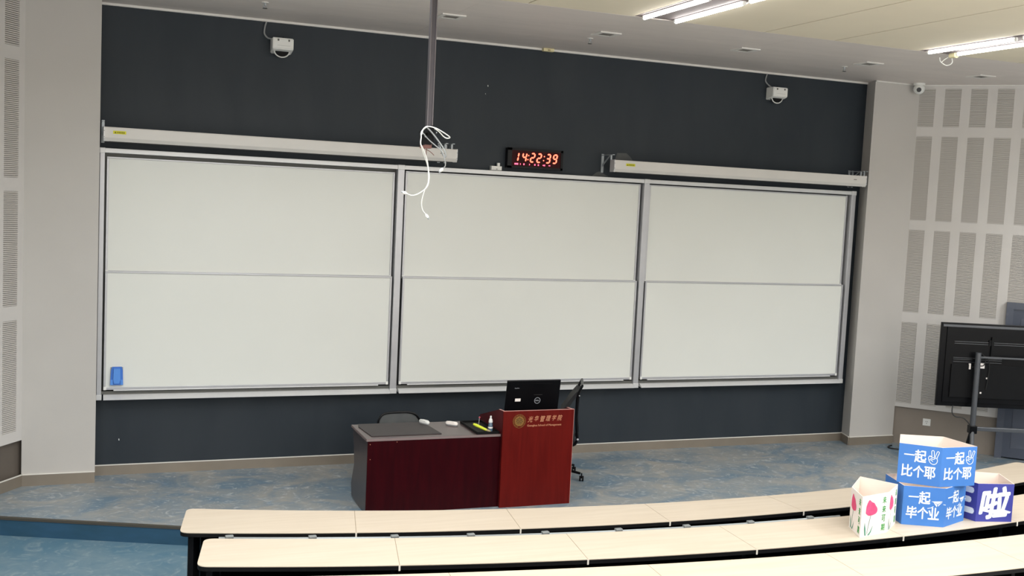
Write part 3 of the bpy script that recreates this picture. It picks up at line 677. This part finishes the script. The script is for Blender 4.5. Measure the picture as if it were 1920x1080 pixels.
# emblem
ex, ez = 4.043, .898
bm = BM()
def disc(bm, r, z=0, n=40, h=.001): bm.verts.index_update(); prism(bm, [(r*math.cos(2*PI*k/n), r*math.sin(2*PI*k/n), z) for k in range(n)], (0, 0, h))
disc(bm, .052, .001); em = front_plate('emblem_disc', bm, 'gold', ex, ez, t)
bm = BM(); ribbon(bm, [(.070*math.cos(2*PI*k/40), .070*math.sin(2*PI*k/40)) for k in range(40)], .003, .001, closed=True)
for k in range(26):
    if k in (19, 20): continue
    a = 2*PI*k/26; u_ = Vector((math.cos(a), math.sin(a))); ribbon(bm, [u_*.057, u_*.066], .005 if k % 2 else .008, .001)
front_plate('emblem_ring', bm, 'gold', ex, ez, t)
bm = BM()
for s in (-1, 1):
    for (x0, y0, x1, y1, ww) in ((.004, .022, .026, .010, .005), (.004, .010, .030, -.006, .005), (.003, -.004, .022, -.018, .0045), (.003, -.016, .012, -.026, .004)):
        ribbon(bm, [(s*x0*1.3, y0*1.25), (s*(x0+x1)/2*1.3, (y0+y1)/2*1.25+.002), (s*x1*1.3, y1*1.25)], ww*1.25, .0022)
ribbon(bm, [(0, .044), (0, .024)], .006, .0022); ribbon(bm, [(0, .010), (0, -.016)], .004, .0022)
front_plate('emblem_strokes', bm, 'seal_dark', ex, ez, em)
# gold lettering
t1 = BM(); xs_ = 4.105
for i, ch in enumerate('光华管理学院'):
    g = fit_bm(text_bm(ch, .1, .0012, .0008), None, (.062, .056, .064, .056, .056, .060)[i], 0, 0)
    for v in g.verts: v.co.x = v.co.x*.80 + v.co.y*.28
    for v in g.verts: v.co.x += xs_+.028+i*.066-4.26; v.co.y += (-.004, .002, -.002, .001, .004, .003)[i]
    merge(t1, g)
front_plate('gold_lettering', t1, 'gold_light', 4.295, .918, t)
t2 = fit_bm(text_bm('Guanghua School of Management', .03, .0006, .0006), .385, .026, 0, 0); front_plate('small_lettering', t2, 'gold_light', 4.325, .846, t)

# monitor on the lectern shelf
t = thing('computer_monitor', 'black flat computer monitor on the lectern seen from behind, with a round logo', 'monitor', (4.33, -1.66, .72), 0)
tilt = Matrix.Translation((4.298, -1.745, .906)) @ Matrix.Rotation(math.radians(9), 4, 'X') @ Matrix.Rotation(math.radians(0), 4, 'Y')
# local frame: x right, z up, -y towards the photographer
def mon(name, bmx, m, parent=t, smooth=False): bmx.transform(tilt); return obj(name, bmx, m, parent, smooth=smooth)
bm = BM(); box(bm, -.305, .305, 0, .022, -.0, .372, .006)
sh = mon('screen_housing', bm, 'black_plastic')
bm = BM(); prism(bm, [(-.29, 0, .01), (.29, 0, .01), (.29, 0, .36), (-.29, 0, .36)], (0, -.001, 0))
t_ = bmesh.ops.inset_region(bm, faces=[f for f in bm.faces if f.normal.y < -.9 or abs(f.calc_center_median().y+.001) < 1e-5], thickness=.05, depth=0)
for v in bm.verts:
    if abs(v.co.x) < .25 and .05 < v.co.z < .32: v.co.y = -.022
mon('back_cover', bm, 'black_plastic')
bm = BM(); box(bm, -.21, .21, -.0075, -.0045, .332, .336); mon('vent_slot', bm, 'black_matte', sh)
bm = BM(); box(bm, -.295, .295, .0225, .0235, .012, .358); mon('screen', bm, 'black_gloss', sh)
bm = BM(); box(bm, -.21, -.148, -.0245, -.0222, .150, .182); mon('asset_sticker', bm, 'paper_white')
bm = BM(); ribbon(bm, [(.032*math.cos(2*PI*k/32), .032*math.sin(2*PI*k/32)) for k in range(32)], .0055, 0, closed=True)
g = fit_bm(text_bm('DELL', .02, .0006, .0003), .046, .014, 0, 0); merge(bm, g)
bm.transform(Matrix.Translation((.045, -.0228, .155)) @ Matrix.Rotation(PI/2, 4, 'X')); mon('round_logo', bm, 'logo_grey')
g = fit_bm(text_bm('OptiPlex', .02, .0004, .0003), .055, .011, 0, 0); g.transform(Matrix.Translation((-.195, -.012, .292)) @ Matrix.Rotation(PI/2, 4, 'X')); mon('small_print', g, 'logo_grey')
bm = BM(); box(bm, -.0, .095, -.0232, -.0222, .218, .220); mon('trim_line', bm, 'alu_dark')
bm = BM(); box(bm, 4.25, 4.35, -1.72, -1.66, .735, 1.02); obj('stand_neck', bm, 'black_plastic', t)
bm = BM(); box(bm, 4.20, 4.46, -1.82, -1.58, .7205, .735, .004); obj('stand_base', bm, 'black_plastic', t)

# ------------------------------------------------------------------ chairs
def castor_base(t, cx_, cy_, r=.30, ang0=0.3):
    for k in range(5):
        a = ang0+2*PI*k/5; dx_, dy_ = math.cos(a), math.sin(a)
        bm = BM(); tube(bm, [(cx_+dx_*.03, cy_+dy_*.03, .115), (cx_+dx_*r*.95, cy_+dy_*r*.95, .085)], [.022, .014], 8); leg = obj('base_leg', bm, 'black_plastic', t, smooth=True)
        bm = BM(); px, py = cx_+dx_*r, cy_+dy_*r
        for s in (-1, 1): cyl(bm, (px+s*.016-.009, py, .03), .03, .018, 'x', 16)
        cyl(bm, (px, py, .03), .008, .06); obj('castor', bm, 'black_matte', leg, smooth=True)
    bm = BM(); cyl(bm, (cx_, cy_, .10), .035, .05); cyl(bm, (cx_, cy_, .15), .022, .25); obj('gas_post', bm, 'black_plastic', t, smooth=True)
t = thing('office_chair', 'black swivel office chair seen edge-on behind the right side of the lectern', 'chair', (5.11, -1.10, 0))
castor_base(t, 4.88, -1.10, .345, math.radians(-23))
bm = BM(); box(bm, 4.62, 5.10, -1.34, -.86, .42, .50, .03); obj('seat', bm, 'mesh_fabric', t, smooth=True)
bm = BM(); box(bm, 4.74, 5.02, -1.2, -1.0, .385, .42); obj('seat_mechanism', bm, 'black_plastic', t)
prof = [(4.945, .80), (4.99, .86), (5.03, .93), (5.075, .99), (5.115, 1.04)]
bm = BM(); q = [(x-.022, z) for x, z in prof] + [(x+.022, z-.006) for x, z in prof[::-1]]; prism(bm, [(x, -1.33, z) for x, z in q], (0, .46, 0)); obj('backrest', bm, 'mesh_fabric', t)
bm = BM(); prism(bm, [(x, -1.30, z) for x, z in ((4.93, .52), (4.96, .50), (4.97, .80), (4.94, .80))], (0, .40, 0)); obj('lumbar_pad', bm, 'mesh_fabric', t)
for y in (-1.33, -.88):
    bm = BM(); tube(bm, smooth_path([(5.15, y, 1.11), (5.13, y, 1.07), (5.115, y, 1.03), (5.11, y, .96), (5.105, y, .85), (5.105, y, .72), (5.115, y, .60), (5.125, y, .50), (5.10, y, .44), (5.04, y, .42)]), [.016]*10+[.016]*45, 8) if False else tube(bm, smooth_path([(5.15, y, 1.11), (5.13, y, 1.07), (5.115, y, 1.03), (5.11, y, .96), (5.105, y, .85), (5.105, y, .72), (5.115, y, .60), (5.125, y, .50), (5.10, y, .44), (5.04, y, .42)]), .016, 8)
    obj('back_frame', bm, 'black_plastic', t, smooth=True)
bm = BM(); tube(bm, [(5.15, -1.33, 1.11), (5.15, -.88, 1.11)], .015, 8); tube(bm, [(5.11, -1.33, .98), (5.11, -.88, .98)], .010, 8); obj('cross_bar', bm, 'black_plastic', t, smooth=True)
bm = BM(); sphere(bm, (5.13, -1.345, .50), .014); sphere(bm, (5.125, -1.345, 1.0), .008); obj('bolt', bm, 'alu', t, smooth=True)
t.rotation_euler = (0, 0, math.radians(-25)); t.location.x += .035

t = thing('task_chair', 'black mesh-backed chair behind the teacher desk, only its rounded top showing', 'chair', (3.09, -.98, 0))
castor_base(t, 3.09, -.98, .28, .9)
bm = BM(); box(bm, 2.86, 3.32, -1.20, -.76, .42, .48, .025); obj('seat', bm, 'mesh_fabric', t, smooth=True)
loop = [(2.862, .50), (2.860, .66), (2.868, .71), (2.90, .755), (2.96, .778), (3.09, .783), (3.20, .779), (3.27, .757), (3.312, .715), (3.330, .66), (3.328, .50)]
bm = BM(); tube(bm, smooth_path([(x, -.90, z) for x, z in loop], 4), .012, 8); tube(bm, [(2.862, -.90, .50), (3.328, -.90, .50)], .012, 8); obj('back_frame', bm, 'black_plastic', t, smooth=True)
bm = BM(); prism(bm, [(x, -.897, z) for x, z in loop], (0, .005, 0)); obj('backrest', bm, 'dark_patch', t)
bm = BM(); tube(bm, [(3.09, -.88, .52), (3.09, -.86, .40), (3.09, -.95, .39)], .018, 8); obj('back_support', bm, 'black_plastic', t, smooth=True)

# ------------------------------------------------------------------ curved rows of lecture desks
def arc_y(circ, x): cx_, cyy, R = circ; return cyy-math.sqrt(R*R-(x-cx_)**2)
def row(label, far, near, z, zf, xl, joints, xr, rows_ends):
    t = thing('lecture_desk_row', label, 'desk', ((joints[0]), arc_y(near, joints[0]), zf), group='curved rows of lecture desks')
    # joints: x on far edge / x on near edge
    jf = [xl[0]]+[j[0] for j in joints_pairs[label]]+[xr[0]]; jn = [xl[1]]+[j[1] for j in joints_pairs[label]]+[xr[1]]
    nseg = len(jf)-1
    for i in range(nseg):
        g = .0022
        fa, fb, na, nb = jf[i]+(g if i else 0), jf[i+1]-(g if i < nseg-1 else 0), jn[i]+(g if i else 0), jn[i+1]-(g if i < nseg-1 else 0)
        n = 6
        F = [(fa+(fb-fa)*k/n, arc_y(far, fa+(fb-fa)*k/n)) for k in range(n+1)]; N = [(na+(nb-na)*k/n, arc_y(near, na+(nb-na)*k/n)) for k in range(n+1)]
        def corner(P0, c_, P1, r=.075, m=6):
            P0, c_, P1 = Vector(P0), Vector(c_), Vector(P1); a = c_+(P0-c_).normalized()*r; b = c_+(P1-c_).normalized()*r
            return [tuple(((1-s)**2)*a+2*s*(1-s)*c_+s*s*b) for s in [k/m for k in range(m+1)]]
        if i == 0 and rows_ends[0]: F = corner(N[0], F[0], F[1])+F[1:]; N = corner(F[0] if False else (jf[0], arc_y(far, jf[0])), N[0], N[1])+N[1:]
        if i == nseg-1 and rows_ends[1]:
            f_, n_ = F[-1], N[-1]; F = F[:-1]+corner(F[-2], f_, n_); N = N[:-1]+corner(N[-2], n_, f_)
        poly = F+N[::-1]
        bm = BM(); prism(bm, [(x, y, z-.005) for x, y in poly], (0, 0, .005)); dt = obj('desktop', bm, 'table_top', t)
        bm = BM(); prism(bm, [(x, y, z-.034) for x, y in poly], (0, 0, .0285)); obj('core_board', bm, 'table_edge', dt)
        if i < nseg-1:
            a, b = Vector((jf[i+1], arc_y(far, jf[i+1]), 0)), Vector((jn[i+1], arc_y(near, jn[i+1]), 0)); u = (b-a).normalized(); pn = Vector((-u.y, u.x, 0))*.0019
            bm = BM(); p = [a-pn, a+pn, b+pn, b-pn]; prism(bm, [(q.x, q.y, z-.004) for q in p], (0, 0, .0028)); obj('joint_strip', bm, 'joint', t)
            bm = BM(); pn = pn*3.2; p = [b-pn-u*.004, b+pn-u*.004, b+pn+u*.004, b-pn+u*.004]; prism(bm, [(q.x, q.y, z-.038) for q in p], (0, 0, .036)); obj('joint_cap', bm, 'joint_cap', t)
    # modesty panel under the far edge, apron under the near edge, end and middle supports
    def strip(circ, off, z0, z1, x0, x1, th=.018, n=14):
        bm = BM(); c2 = (circ[0], circ[1], circ[2]+off); A = [(x0+(x1-x0)*k/n, arc_y(c2, x0+(x1-x0)*k/n)) for k in range(n+1)]
        c3 = (circ[0], circ[1], circ[2]+off+th); B = [(x0+(x1-x0)*k/n, arc_y(c3, x0+(x1-x0)*k/n)) for k in range(n+1)]
        for k in range(n): prism(bm, [(*A[k], z0), (*A[k+1], z0), (*B[k+1], z0), (*B[k], z0)], (0, 0, z1-z0))
        return bm
    x0, x1 = xl[0]+.10, xr[0]-.10
    mp_ = obj('modesty_panel', strip(far, .10, zf+.10, z-.036, x0, x1), 'desk_black', t)
    obj('book_shelf', strip(far, .13, z-.20, z-.185, x0, x1, .26), 'desk_black', t)
    for xe, s in ((xl, 1), (xr, -1)):
        a = Vector((xe[0]+.085*s, arc_y(far, xe[0]+.085*s)-.06, 0)); b = Vector((xe[1]+.085*s, arc_y(near, xe[1]+.085*s)+.05, 0)); u = (b-a).normalized(); pn = Vector((-u.y, u.x, 0))*.02
        bm = BM(); p = [a-pn, a+pn, b+pn, b-pn]; prism(bm, [(q.x, q.y, zf) for q in p], (0, 0, z-.035-zf)); obj('end_panel', bm, 'desk_black', t)
    for i in range(1, nseg):
        a = Vector((jf[i], arc_y(far, jf[i])-.12, 0)); b = Vector((jn[i], arc_y(near, jn[i])+.16, 0)); u = (b-a).normalized(); pn = Vector((-u.y, u.x, 0))*.015
        bm = BM(); p = [a-pn, a+pn, b+pn, b-pn]; prism(bm, [(q.x, q.y, zf) for q in p], (0, 0, z-.035-zf)); obj('leg', bm, 'desk_black', t)
    return t, mp_
C1F = (5.18, 10.96, 15.01); C1N = (5.03, 12.63, 17.18)
C2F = (5.18, 12.34, 17.43); C2N = (5.15, 12.15, 17.80)
C3F = (5.59, 16.9, 23.05); C3N = (5.59, 16.9, 23.62)
LA = 'curved row of pale lecture desks nearest the stage, front row'
LB = 'second curved row of pale lecture desks, with the printed paper boxes standing on it'
LC = 'third curved row of pale lecture desks, along the bottom edge of the view'
JP = joints_pairs = {LA: [], LB: [], LC: []}
JP[LA] = [(1.956, 1.842), (3.196, 3.115), (4.442, 4.405), (5.697, 5.735), (6.94, 7.02), (8.15, 8.27)]
JP[LB] = [(1.992, 1.877), (3.258, 3.173), (4.525, 4.491), (5.86, 5.838), (7.143, 7.109), (8.4, 8.42), (9.6, 9.7)]
JP[LC] = [(2.043, 1.98), (3.359, 3.31), (4.703, 4.652), (6.02, 5.99), (7.34, 7.35), (8.62, 8.68), (9.9, 10.0)]
XL = {LA: (.676, .575), LB: (.70, .60), LC: (.76, .66)}
XR = {LA: (9.33, 9.52), LB: (10.6, 10.75), LC: (11.0, 11.1)}
r1, mp1 = row(LA, C1F, C1N, .58, -.17, XL[LA], [5.0], XR[LA], (True, True))
r2_, mp2 = row(LB, C2F, C2N, .70, -.05, XL[LB], [5.0], XR[LB], (True, False))
r3_, mp3 = row(LC, C3F, C3N, .82, .07, XL[LC], [5.0], XR[LC], (True, False))
# perforations of the front row's metal modesty panel, light through them painted grey
bm = BM()
for k in range(300):
    x = 1.0+k*.027; yy = arc_y((C1F[0], C1F[1], C1F[2]+.121), x)
    for zz in (.47, .50): 
        bmv = [bm.verts.new((x+.004*math.cos(a), yy-.0006, zz+.004*math.sin(a))) for a in [2*PI*j/6 for j in range(6)]]; bm.faces.new(bmv)
obj('perforations', bm, 'perf_light', r1, kind='stuff')
# grey seat rail with brackets along the front of the second row
bm = BM(); n = 24
xsr = [.80+(5.7-.80)*k/n for k in range(n+1)]; tube(bm, [(x, arc_y((C2F[0], C2F[1], C2F[2]-.035), x), .689) for x in xsr], .012, 6); obj('seat_rail', bm, 'rail_grey', r2_)
for x in (.87, 1.43, 2.0, 2.55, 3.11, 3.69, 4.26, 4.83, 5.40):
    yy = arc_y((C2F[0], C2F[1], C2F[2]-.035), x); bm = BM(); box(bm, x-.028, x+.028, yy-.018, yy+.018, .688, .712, .004); obj('rail_bracket', bm, 'rail_grey', r2_)

# ------------------------------------------------------------------ printed paper boxes
def paper_box(name, label, pts, z0, h, out, inner='paper_inner', drift=None):
    """open five sided paper tube; pts in plan, seen from above, counter-clockwise"""
    c_ = sum((Vector(p) for p in pts), Vector((0, 0)))/len(pts); t = thing(name, label, 'paper box', (c_.x, c_.y, z0)); n = len(pts); th = .004
    T = drift or pts
    inn = [tuple(Vector(p)+(c_-Vector(p)).normalized()*th*1.5) for p in pts]; innT = [tuple(Vector(p)+(c_-Vector(p)).normalized()*th*1.5) for p in T]
    for i in range(n):
        a, b = pts[i], pts[(i+1) % n]; A, B = T[i], T[(i+1) % n]; ia, ib = innT[i], innT[(i+1) % n]; ja, jb = inn[i], inn[(i+1) % n]
        bm = BM(); v = [bm.verts.new(p) for p in ((*a, z0), (*b, z0), (*B, z0+h), (*A, z0+h), (*ja, z0), (*jb, z0), (*ib, z0+h), (*ia, z0+h))]
        f = bm.faces.new((v[0], v[1], v[2], v[3])); f.material_index = 0
        for q in ((v[5], v[4], v[7], v[6]), (v[3], v[2], v[6], v[7]), (v[1], v[0], v[4], v[5]), (v[0], v[3], v[7], v[4]), (v[2], v[1], v[5], v[6])): bm.faces.new(q).material_index = 1
        obj('side_panel', bm, [out, inner], t)
    return t
def put(t, name, bmx, m, a, b, z0, h, U, V):
    """place a flat print whose own coordinates are metres around its centre at fraction (U,V) of the face"""
    L_ = (Vector(b)-Vector(a)).length; mt = face_matrix(a, b, z0, z0+h, .0012) @ Matrix.Translation((L_*U, h*V, 0)); bmx.transform(mt); return obj(name, bmx, m, t)
def glyph(ch, w_, h_, bold=.0022): return fit_bm(text_bm(ch, .1, bold, .0003), w_, h_)
def v_hand():
    bm = BM(); S = .001; lw = .0042
    out = [(-30, -18), (-34, 2), (-26, 14), (-16, 12), (-12, 8), (-16, 48), (-6, 54), (0, 48), (4, 14), (10, 14), (22, 50), (32, 48), (34, 40), (22, 4), (26, -14), (20, -34), (2, -44), (-18, -36)]
    P = smooth_path([Vector((x*S, y*S, 0)) for x, y in out+[out[0]]], 3)[:-1]; ribbon(bm, [(p.x, p.y) for p in P], lw, closed=True)
    for seg in ([(-26, 12), (-12, 6), (4, 4), (10, -2), (0, -8), (-14, -6)], [(-22, -6), (-10, -2)], [(4, 14), (8, 6), (20, 2)], [(-28, -12), (-14, -14), (-4, -24)]): ribbon(bm, [(x*S, y*S) for x, y in seg], lw)
    return bm
def plane_icon():
    bm = BM(); S = .001
    flat(bm, [(-40*S, 12*S), (36*S, 18*S), (4*S, -4*S)]); flat(bm, [(-26*S, 6*S), (2*S, -8*S), (-2*S, -26*S)]); flat(bm, [(8*S, -6*S), (36*S, 14*S), (6*S, -22*S)])
    ribbon(bm, [(-64*S, -40*S), (-40*S, -34*S), (-24*S, -22*S)], .004); ribbon(bm, [(42*S, -4*S), (58*S, -6*S)], .004)
    return bm
def blue_print(t, a, b, z0, h, lines, icon):
    L_ = (Vector(b)-Vector(a)).length; k = L_/.33
    put(t, 'print', glyph(lines[0][0], .080*k, .010, 0), 'print_white', a, b, z0, h, .25, .735)
    put(t, 'print', glyph(lines[0][1], .092*k, .105), 'print_white', a, b, z0, h, .51, .72)
    for i, (ch, U) in enumerate(zip(lines[1], (.22, .49, .75))): put(t, 'print', glyph(ch, .086*k, .100), 'print_white', a, b, z0, h, U, .33)
    ic = v_hand() if icon == 'hand' else plane_icon()
    for v in ic.verts: v.co.x *= k*1.15; v.co.y *= 1.15
    put(t, 'icon', ic, 'print_white', a, b, z0, h, .815, .71 if icon == 'hand' else .60)
def ccw(*p): return list(p)
# lower blue
LOW = [(6.045, -5.375), (6.335, -5.528), (6.655, -5.415), (6.575, -5.06), (6.16, -5.03)]
t = paper_box('paper_box', 'light blue printed paper box with a paper plane print, underneath the upper blue box', LOW, .7005, .318, 'paper_blue')
blue_print(t, LOW[0], LOW[1], .7005, .318, ('一起', '毕个业'), 'plane'); blue_print(t, LOW[1], LOW[2], .7005, .318, ('一起', '毕个业'), 'plane')
# upper blue
UPP = [(6.065, -5.265), (6.305, -5.485), (6.650, -5.502), (6.640, -5.140), (6.315, -4.992)]
t = paper_box('paper_box', 'light blue paper box with V sign hand print, on top of the other', UPP, 1.0195, .322, 'paper_blue')
blue_print(t, UPP[0], UPP[1], 1.0195, .322, ('一起', '比个耶'), 'hand'); blue_print(t, UPP[1], UPP[2], 1.0195, .322, ('一起', '比个耶'), 'hand')
# purple
PUR = [(6.74, -5.458), (7.045, -5.540), (7.205, -5.225), (6.97, -5.09), (6.695, -5.17)]
t = paper_box('paper_box', 'violet blue printed paper box with bold white brush lettering, right of the stack', PUR, .7005, .318, 'paper_purple')
g = glyph('啦', .25, .27, .0032)
for v in g.verts: v.co.y += v.co.x*.10; v.co.x += v.co.y*.12
put(t, 'print', g, 'print_white', PUR[0], PUR[1], .7005, .318, .50, .50)
bm = BM(); flat(bm, [(-.13, -.10), (.0, -.125), (.13, -.118), (.14, -.105), (.07, -.085), (-.05, -.09)]); put(t, 'print', bm, 'print_white', PUR[0], PUR[1], .7005, .318, .52, .60)
g = glyph('三', .24, .22, .006); put(t, 'print', g, 'print_white', PUR[4], PUR[0], .7005, .318, .52, .52)
# white tulip box
TUL = [(5.560, -5.335), (5.455, -5.592), (5.768, -5.528), (6.010, -5.345), (5.86, -5.07)]
t = paper_box('paper_box', 'white paper box printed with pink tulips and green writing, leftmost of the boxes', TUL, .7005, .322, 'paper_white')
def tulip(sx):
    pet = [(-48, -20), (-46, 30), (-34, 66), (-22, 80), (-6, 66), (8, 56), (20, 50), (34, 28), (48, 6), (50, -16), (40, -34), (10, -44), (-24, -42)]
    P = smooth_path([Vector((x, y, 0)) for x, y in pet+[pet[0]]], 3)[:-1]; bm = BM(); flat(bm, [(p.x*.00138*sx, p.y*.001) for p in P]); return bm
def tulip_face(a, b, z0, h, u0=.36):
    L_ = (Vector(b)-Vector(a)).length; k = L_/.32
    put(t, 'tulip_print', tulip(k), 'print_pink', a, b, z0, h, u0, .64)
    bm = BM(); P = smooth_path([Vector((0, 0, 0)), Vector((-.020*k, -.07, 0)), Vector((-.036*k, -.15, 0))], 4); ribbon(bm, [(p.x, p.y) for p in P], .0045); put(t, 'stem_print', bm, 'print_stem', a, b, z0, h, u0-.01, .52)
    bm = BM(); flat(bm, [(-.052*k, -.075), (-.062*k, -.02), (-.058*k, .03), (-.044*k, -.02), (-.036*k, -.075)]); flat(bm, [(-.02*k, -.075), (.01*k, -.05), (.042*k, .0), (.022*k, -.055), (.002*k, -.078)]); put(t, 'leaf_print', bm, 'print_leaf', a, b, z0, h, u0-.04, .26)
    for i, ch in enumerate('未来可期'): put(t, 'print', glyph(ch, .044*k, .056, .0018), 'print_green', a, b, z0, h, .83, .83-i*.225)
tulip_face(TUL[1], TUL[2], .7005, .322); tulip_face(TUL[0], TUL[1], .7005, .322, .32); tulip_face(TUL[2], TUL[3], .7005, .322, .34)

# ------------------------------------------------------------------ big screen on a rolling stand (seen from behind)
tv_dir = rgt; tv_n = Vector((-sy, -cy, 0))     # the panel stands square to the stage corner, its back to the room
T0 = Vector((9.92, -1.6, 0))
TVM = Matrix((tv_dir, -tv_n, Vector((0, 0, 1)))).transposed().to_4x4(); TVM.translation = T0
def tvo(name, bmx, m, parent, smooth=False): bmx.transform(TVM); return obj(name, bmx, m, parent, smooth=smooth)
Wt, ZB, ZT = 1.86, .815, 1.878
t = thing('television', 'large black flat screen on a rolling stand seen from behind, cut off at the right', 'television', tuple(TVM @ Vector((Wt/2, 0, ZB))))
bm = BM(); box(bm, 0, Wt, 0, .045, ZB, ZT, .006); hs = tvo('housing', bm, 'black_plastic', t)
bm = BM(); box(bm, .07, Wt-.07, -.012, 0, ZB+.05, ZT-.05, .005); tvo('back_cover', bm, 'black_plastic', t)
bm = BM(); box(bm, .02, Wt-.02, -.006, -.001, ZT-.05, ZT-.022); tvo('top_lip', bm, 'grey_metal', hs)
bm = BM(); box(bm, .015, Wt-.015, .045, .047, ZB+.02, ZT-.02); tvo('screen', bm, 'black_gloss', hs)
bm = BM()
for z in (ZT-.235, ZT-.26): box(bm, .17, Wt-.17, -.020, -.012, z, z+.006)
for z in (ZT-.44, ZT-.46, ZT-.49): box(bm, .17, Wt*.42, -.020, -.012, z, z+.005)
tvo('vent_rib', bm, 'grey_metal', t)
bm = BM(); box(bm, .15, Wt-.15, -.030, -.012, ZB+.12, ZT-.52, .004); tvo('lower_cover', bm, 'black_matte', t)
bm = BM(); box(bm, .63, .66, -.035, -.012, ZT-.42, ZT-.16); box(bm, .60, .64, -.03, -.012, ZT-.27, ZT-.20); tvo('mount_plate', bm, 'black_matte', t)
bm = BM()
for x, z, w_, h_ in ((.49, 1.318, .075, .065), (.368, 1.30, .024, .075), (.468, 1.135, .042, .03), (.595, 1.185, .02, .02), (.53, .995, .022, .022)): box(bm, x, x+w_, -.036, -.012, z, z+h_, .003)
tvo('white_label', bm, 'paper_white', t)
bm = BM(); tube(bm, smooth_path([(.50, -.04, 1.52), (.56, -.05, 1.44), (.545, -.05, 1.36), (.48, -.045, 1.35), (.40, -.055, 1.33)]), .006, 6); tube(bm, smooth_path([(.52, -.045, 1.50), (.60, -.05, 1.42), (.62, -.045, 1.30), (.60, -.04, 1.05)]), .005, 6); tvo('cable', bm, 'cable_black', t)
t = thing('rolling_stand', 'dark grey metal stand with mast and crossbar carrying the large black screen', 'stand', tuple(TVM @ Vector((.9, -.1, 0))))
for mx_ in (.445, 1.42):
    bm = BM(); tube(bm, [(mx_, -.10, .58), (mx_, -.10, 1.525)], .034, 16); tvo('mast', bm, 'grey_metal', t, True)
    bm = BM(); box(bm, mx_-.045, mx_+.045, -.15, -.05, .50, .60, .008); tvo('joint', bm, 'black_plastic', t)
    for s in (-1, 1):
        bm = BM(); tube(bm, [(mx_, -.10, .56), (mx_-.10 if s < 0 else mx_+.05, -.10+s*.30, .09)], [.026, .026], 10); lg = tvo('leg', bm, 'grey_metal' if s < 0 else 'black_plastic', t, True)
        bm = BM(); cyl(bm, ((mx_-.10 if s < 0 else mx_+.05)-.02, -.10+s*.30, .045), .045, .04, 'x', 16); tvo('wheel', bm, 'black_matte', lg, True)
bm = BM(); box(bm, .445, 1.42, -.125, -.085, .535, .585, .006); tvo('crossbar', bm, 'grey_metal', t)
bm = BM(); box(bm, .445, 1.42, -.115, -.095, 1.46, 1.48); tvo('upper_bar', bm, 'grey_metal', t)
for mx_ in (.445, 1.42):
    bm = BM(); box(bm, mx_-.03, mx_+.03, -.07, -.0125, 1.40, 1.44); tvo('mount_arm', bm, 'black_plastic', t)
bm = BM(); tube(bm, smooth_path([(.22, .0, ZB+.01), (.21, -.02, .74), (.25, -.04, .69), (.34, -.07, .68), (.42, -.09, .60)]), .007, 6); tvo('power_cord', bm, 'cable_black', t)
t = thing('cord_loop', 'black power cord lying in a loop on the floor by the right wall', 'cord', (10.3, -.5, .0))
bm = BM(); tube(bm, smooth_path([(10.30, -.45, .012), (10.20, -.50, .012), (10.16, -.58, .012), (10.25, -.68, .012), (10.42, -.74, .012), (10.62, -.74, .012), (10.80, -.66, .012)]), .010, 6)
obj('cord', bm, 'cable_black', t, smooth=True)
bm = BM(); tube(bm, smooth_path([(10.42, -.60, .012), (10.44, -.50, .09), (10.50, -.42, .14), (10.60, -.50, .12), (10.66, -.62, .012)]), .010, 6); obj('cord_coil', bm, 'cable_black', t, smooth=True)

# wall socket and door on the right wall
def rw(s, z, d=0): q = R0+RU*s+RN*d; return (q.x, q.y, z)
def rbox(bm, s0, s1, z0, z1, d0, d1): p = [R0+RU*s0+RN*d0, R0+RU*s1+RN*d0, R0+RU*s1+RN*d1, R0+RU*s0+RN*d1]; prism(bm, [(q.x, q.y, z0) for q in p], (0, 0, z1-z0))
t = thing('wall_socket', 'white square wall socket low on the right wall, left of the rolling stand', 'socket', rw(.43, .30))
bm = BM(); rbox(bm, .380, .480, .298, .394, -.05, -.042); obj('plate', bm, 'white_plastic', t)
bm = BM()
for s, z in ((.42, .355), (.44, .355), (.43, .33)): rbox(bm, s-.003, s+.003, z-.007, z+.007, -.042, -.0412)
obj('hole', bm, 'alu_dark', t)
bm = BM(); rbox(bm, 1.400, 2.30, .02, 2.02, .005, .045); dr = struct('door_1', bm, 'door_blue')
bm = BM(); rbox(bm, 1.50, 2.20, 1.15, 1.90, .045, .052); rbox(bm, 1.50, 2.20, .15, 1.0, .045, .052); obj('door_panel', bm, 'door_frame', dr)
bm = BM(); rbox(bm, 1.312, 1.400, 0, 2.108, .001, .06); rbox(bm, 2.30, 2.39, 0, 2.108, .001, .06); rbox(bm, 1.400, 2.30, 2.02, 2.108, .001, .06); obj('door_frame', bm, 'door_frame', dr)
bm = BM(); a = R0+RU*2.2+RN*.05; tube(bm, [(a.x, a.y, 1.05), (a.x+RN.x*.05, a.y+RN.y*.05, 1.05), (a.x+RN.x*.05-RU.x*.1, a.y+RN.y*.05-RU.y*.1, 1.05)], .01, 8); obj('door_handle', bm, 'steel', dr)
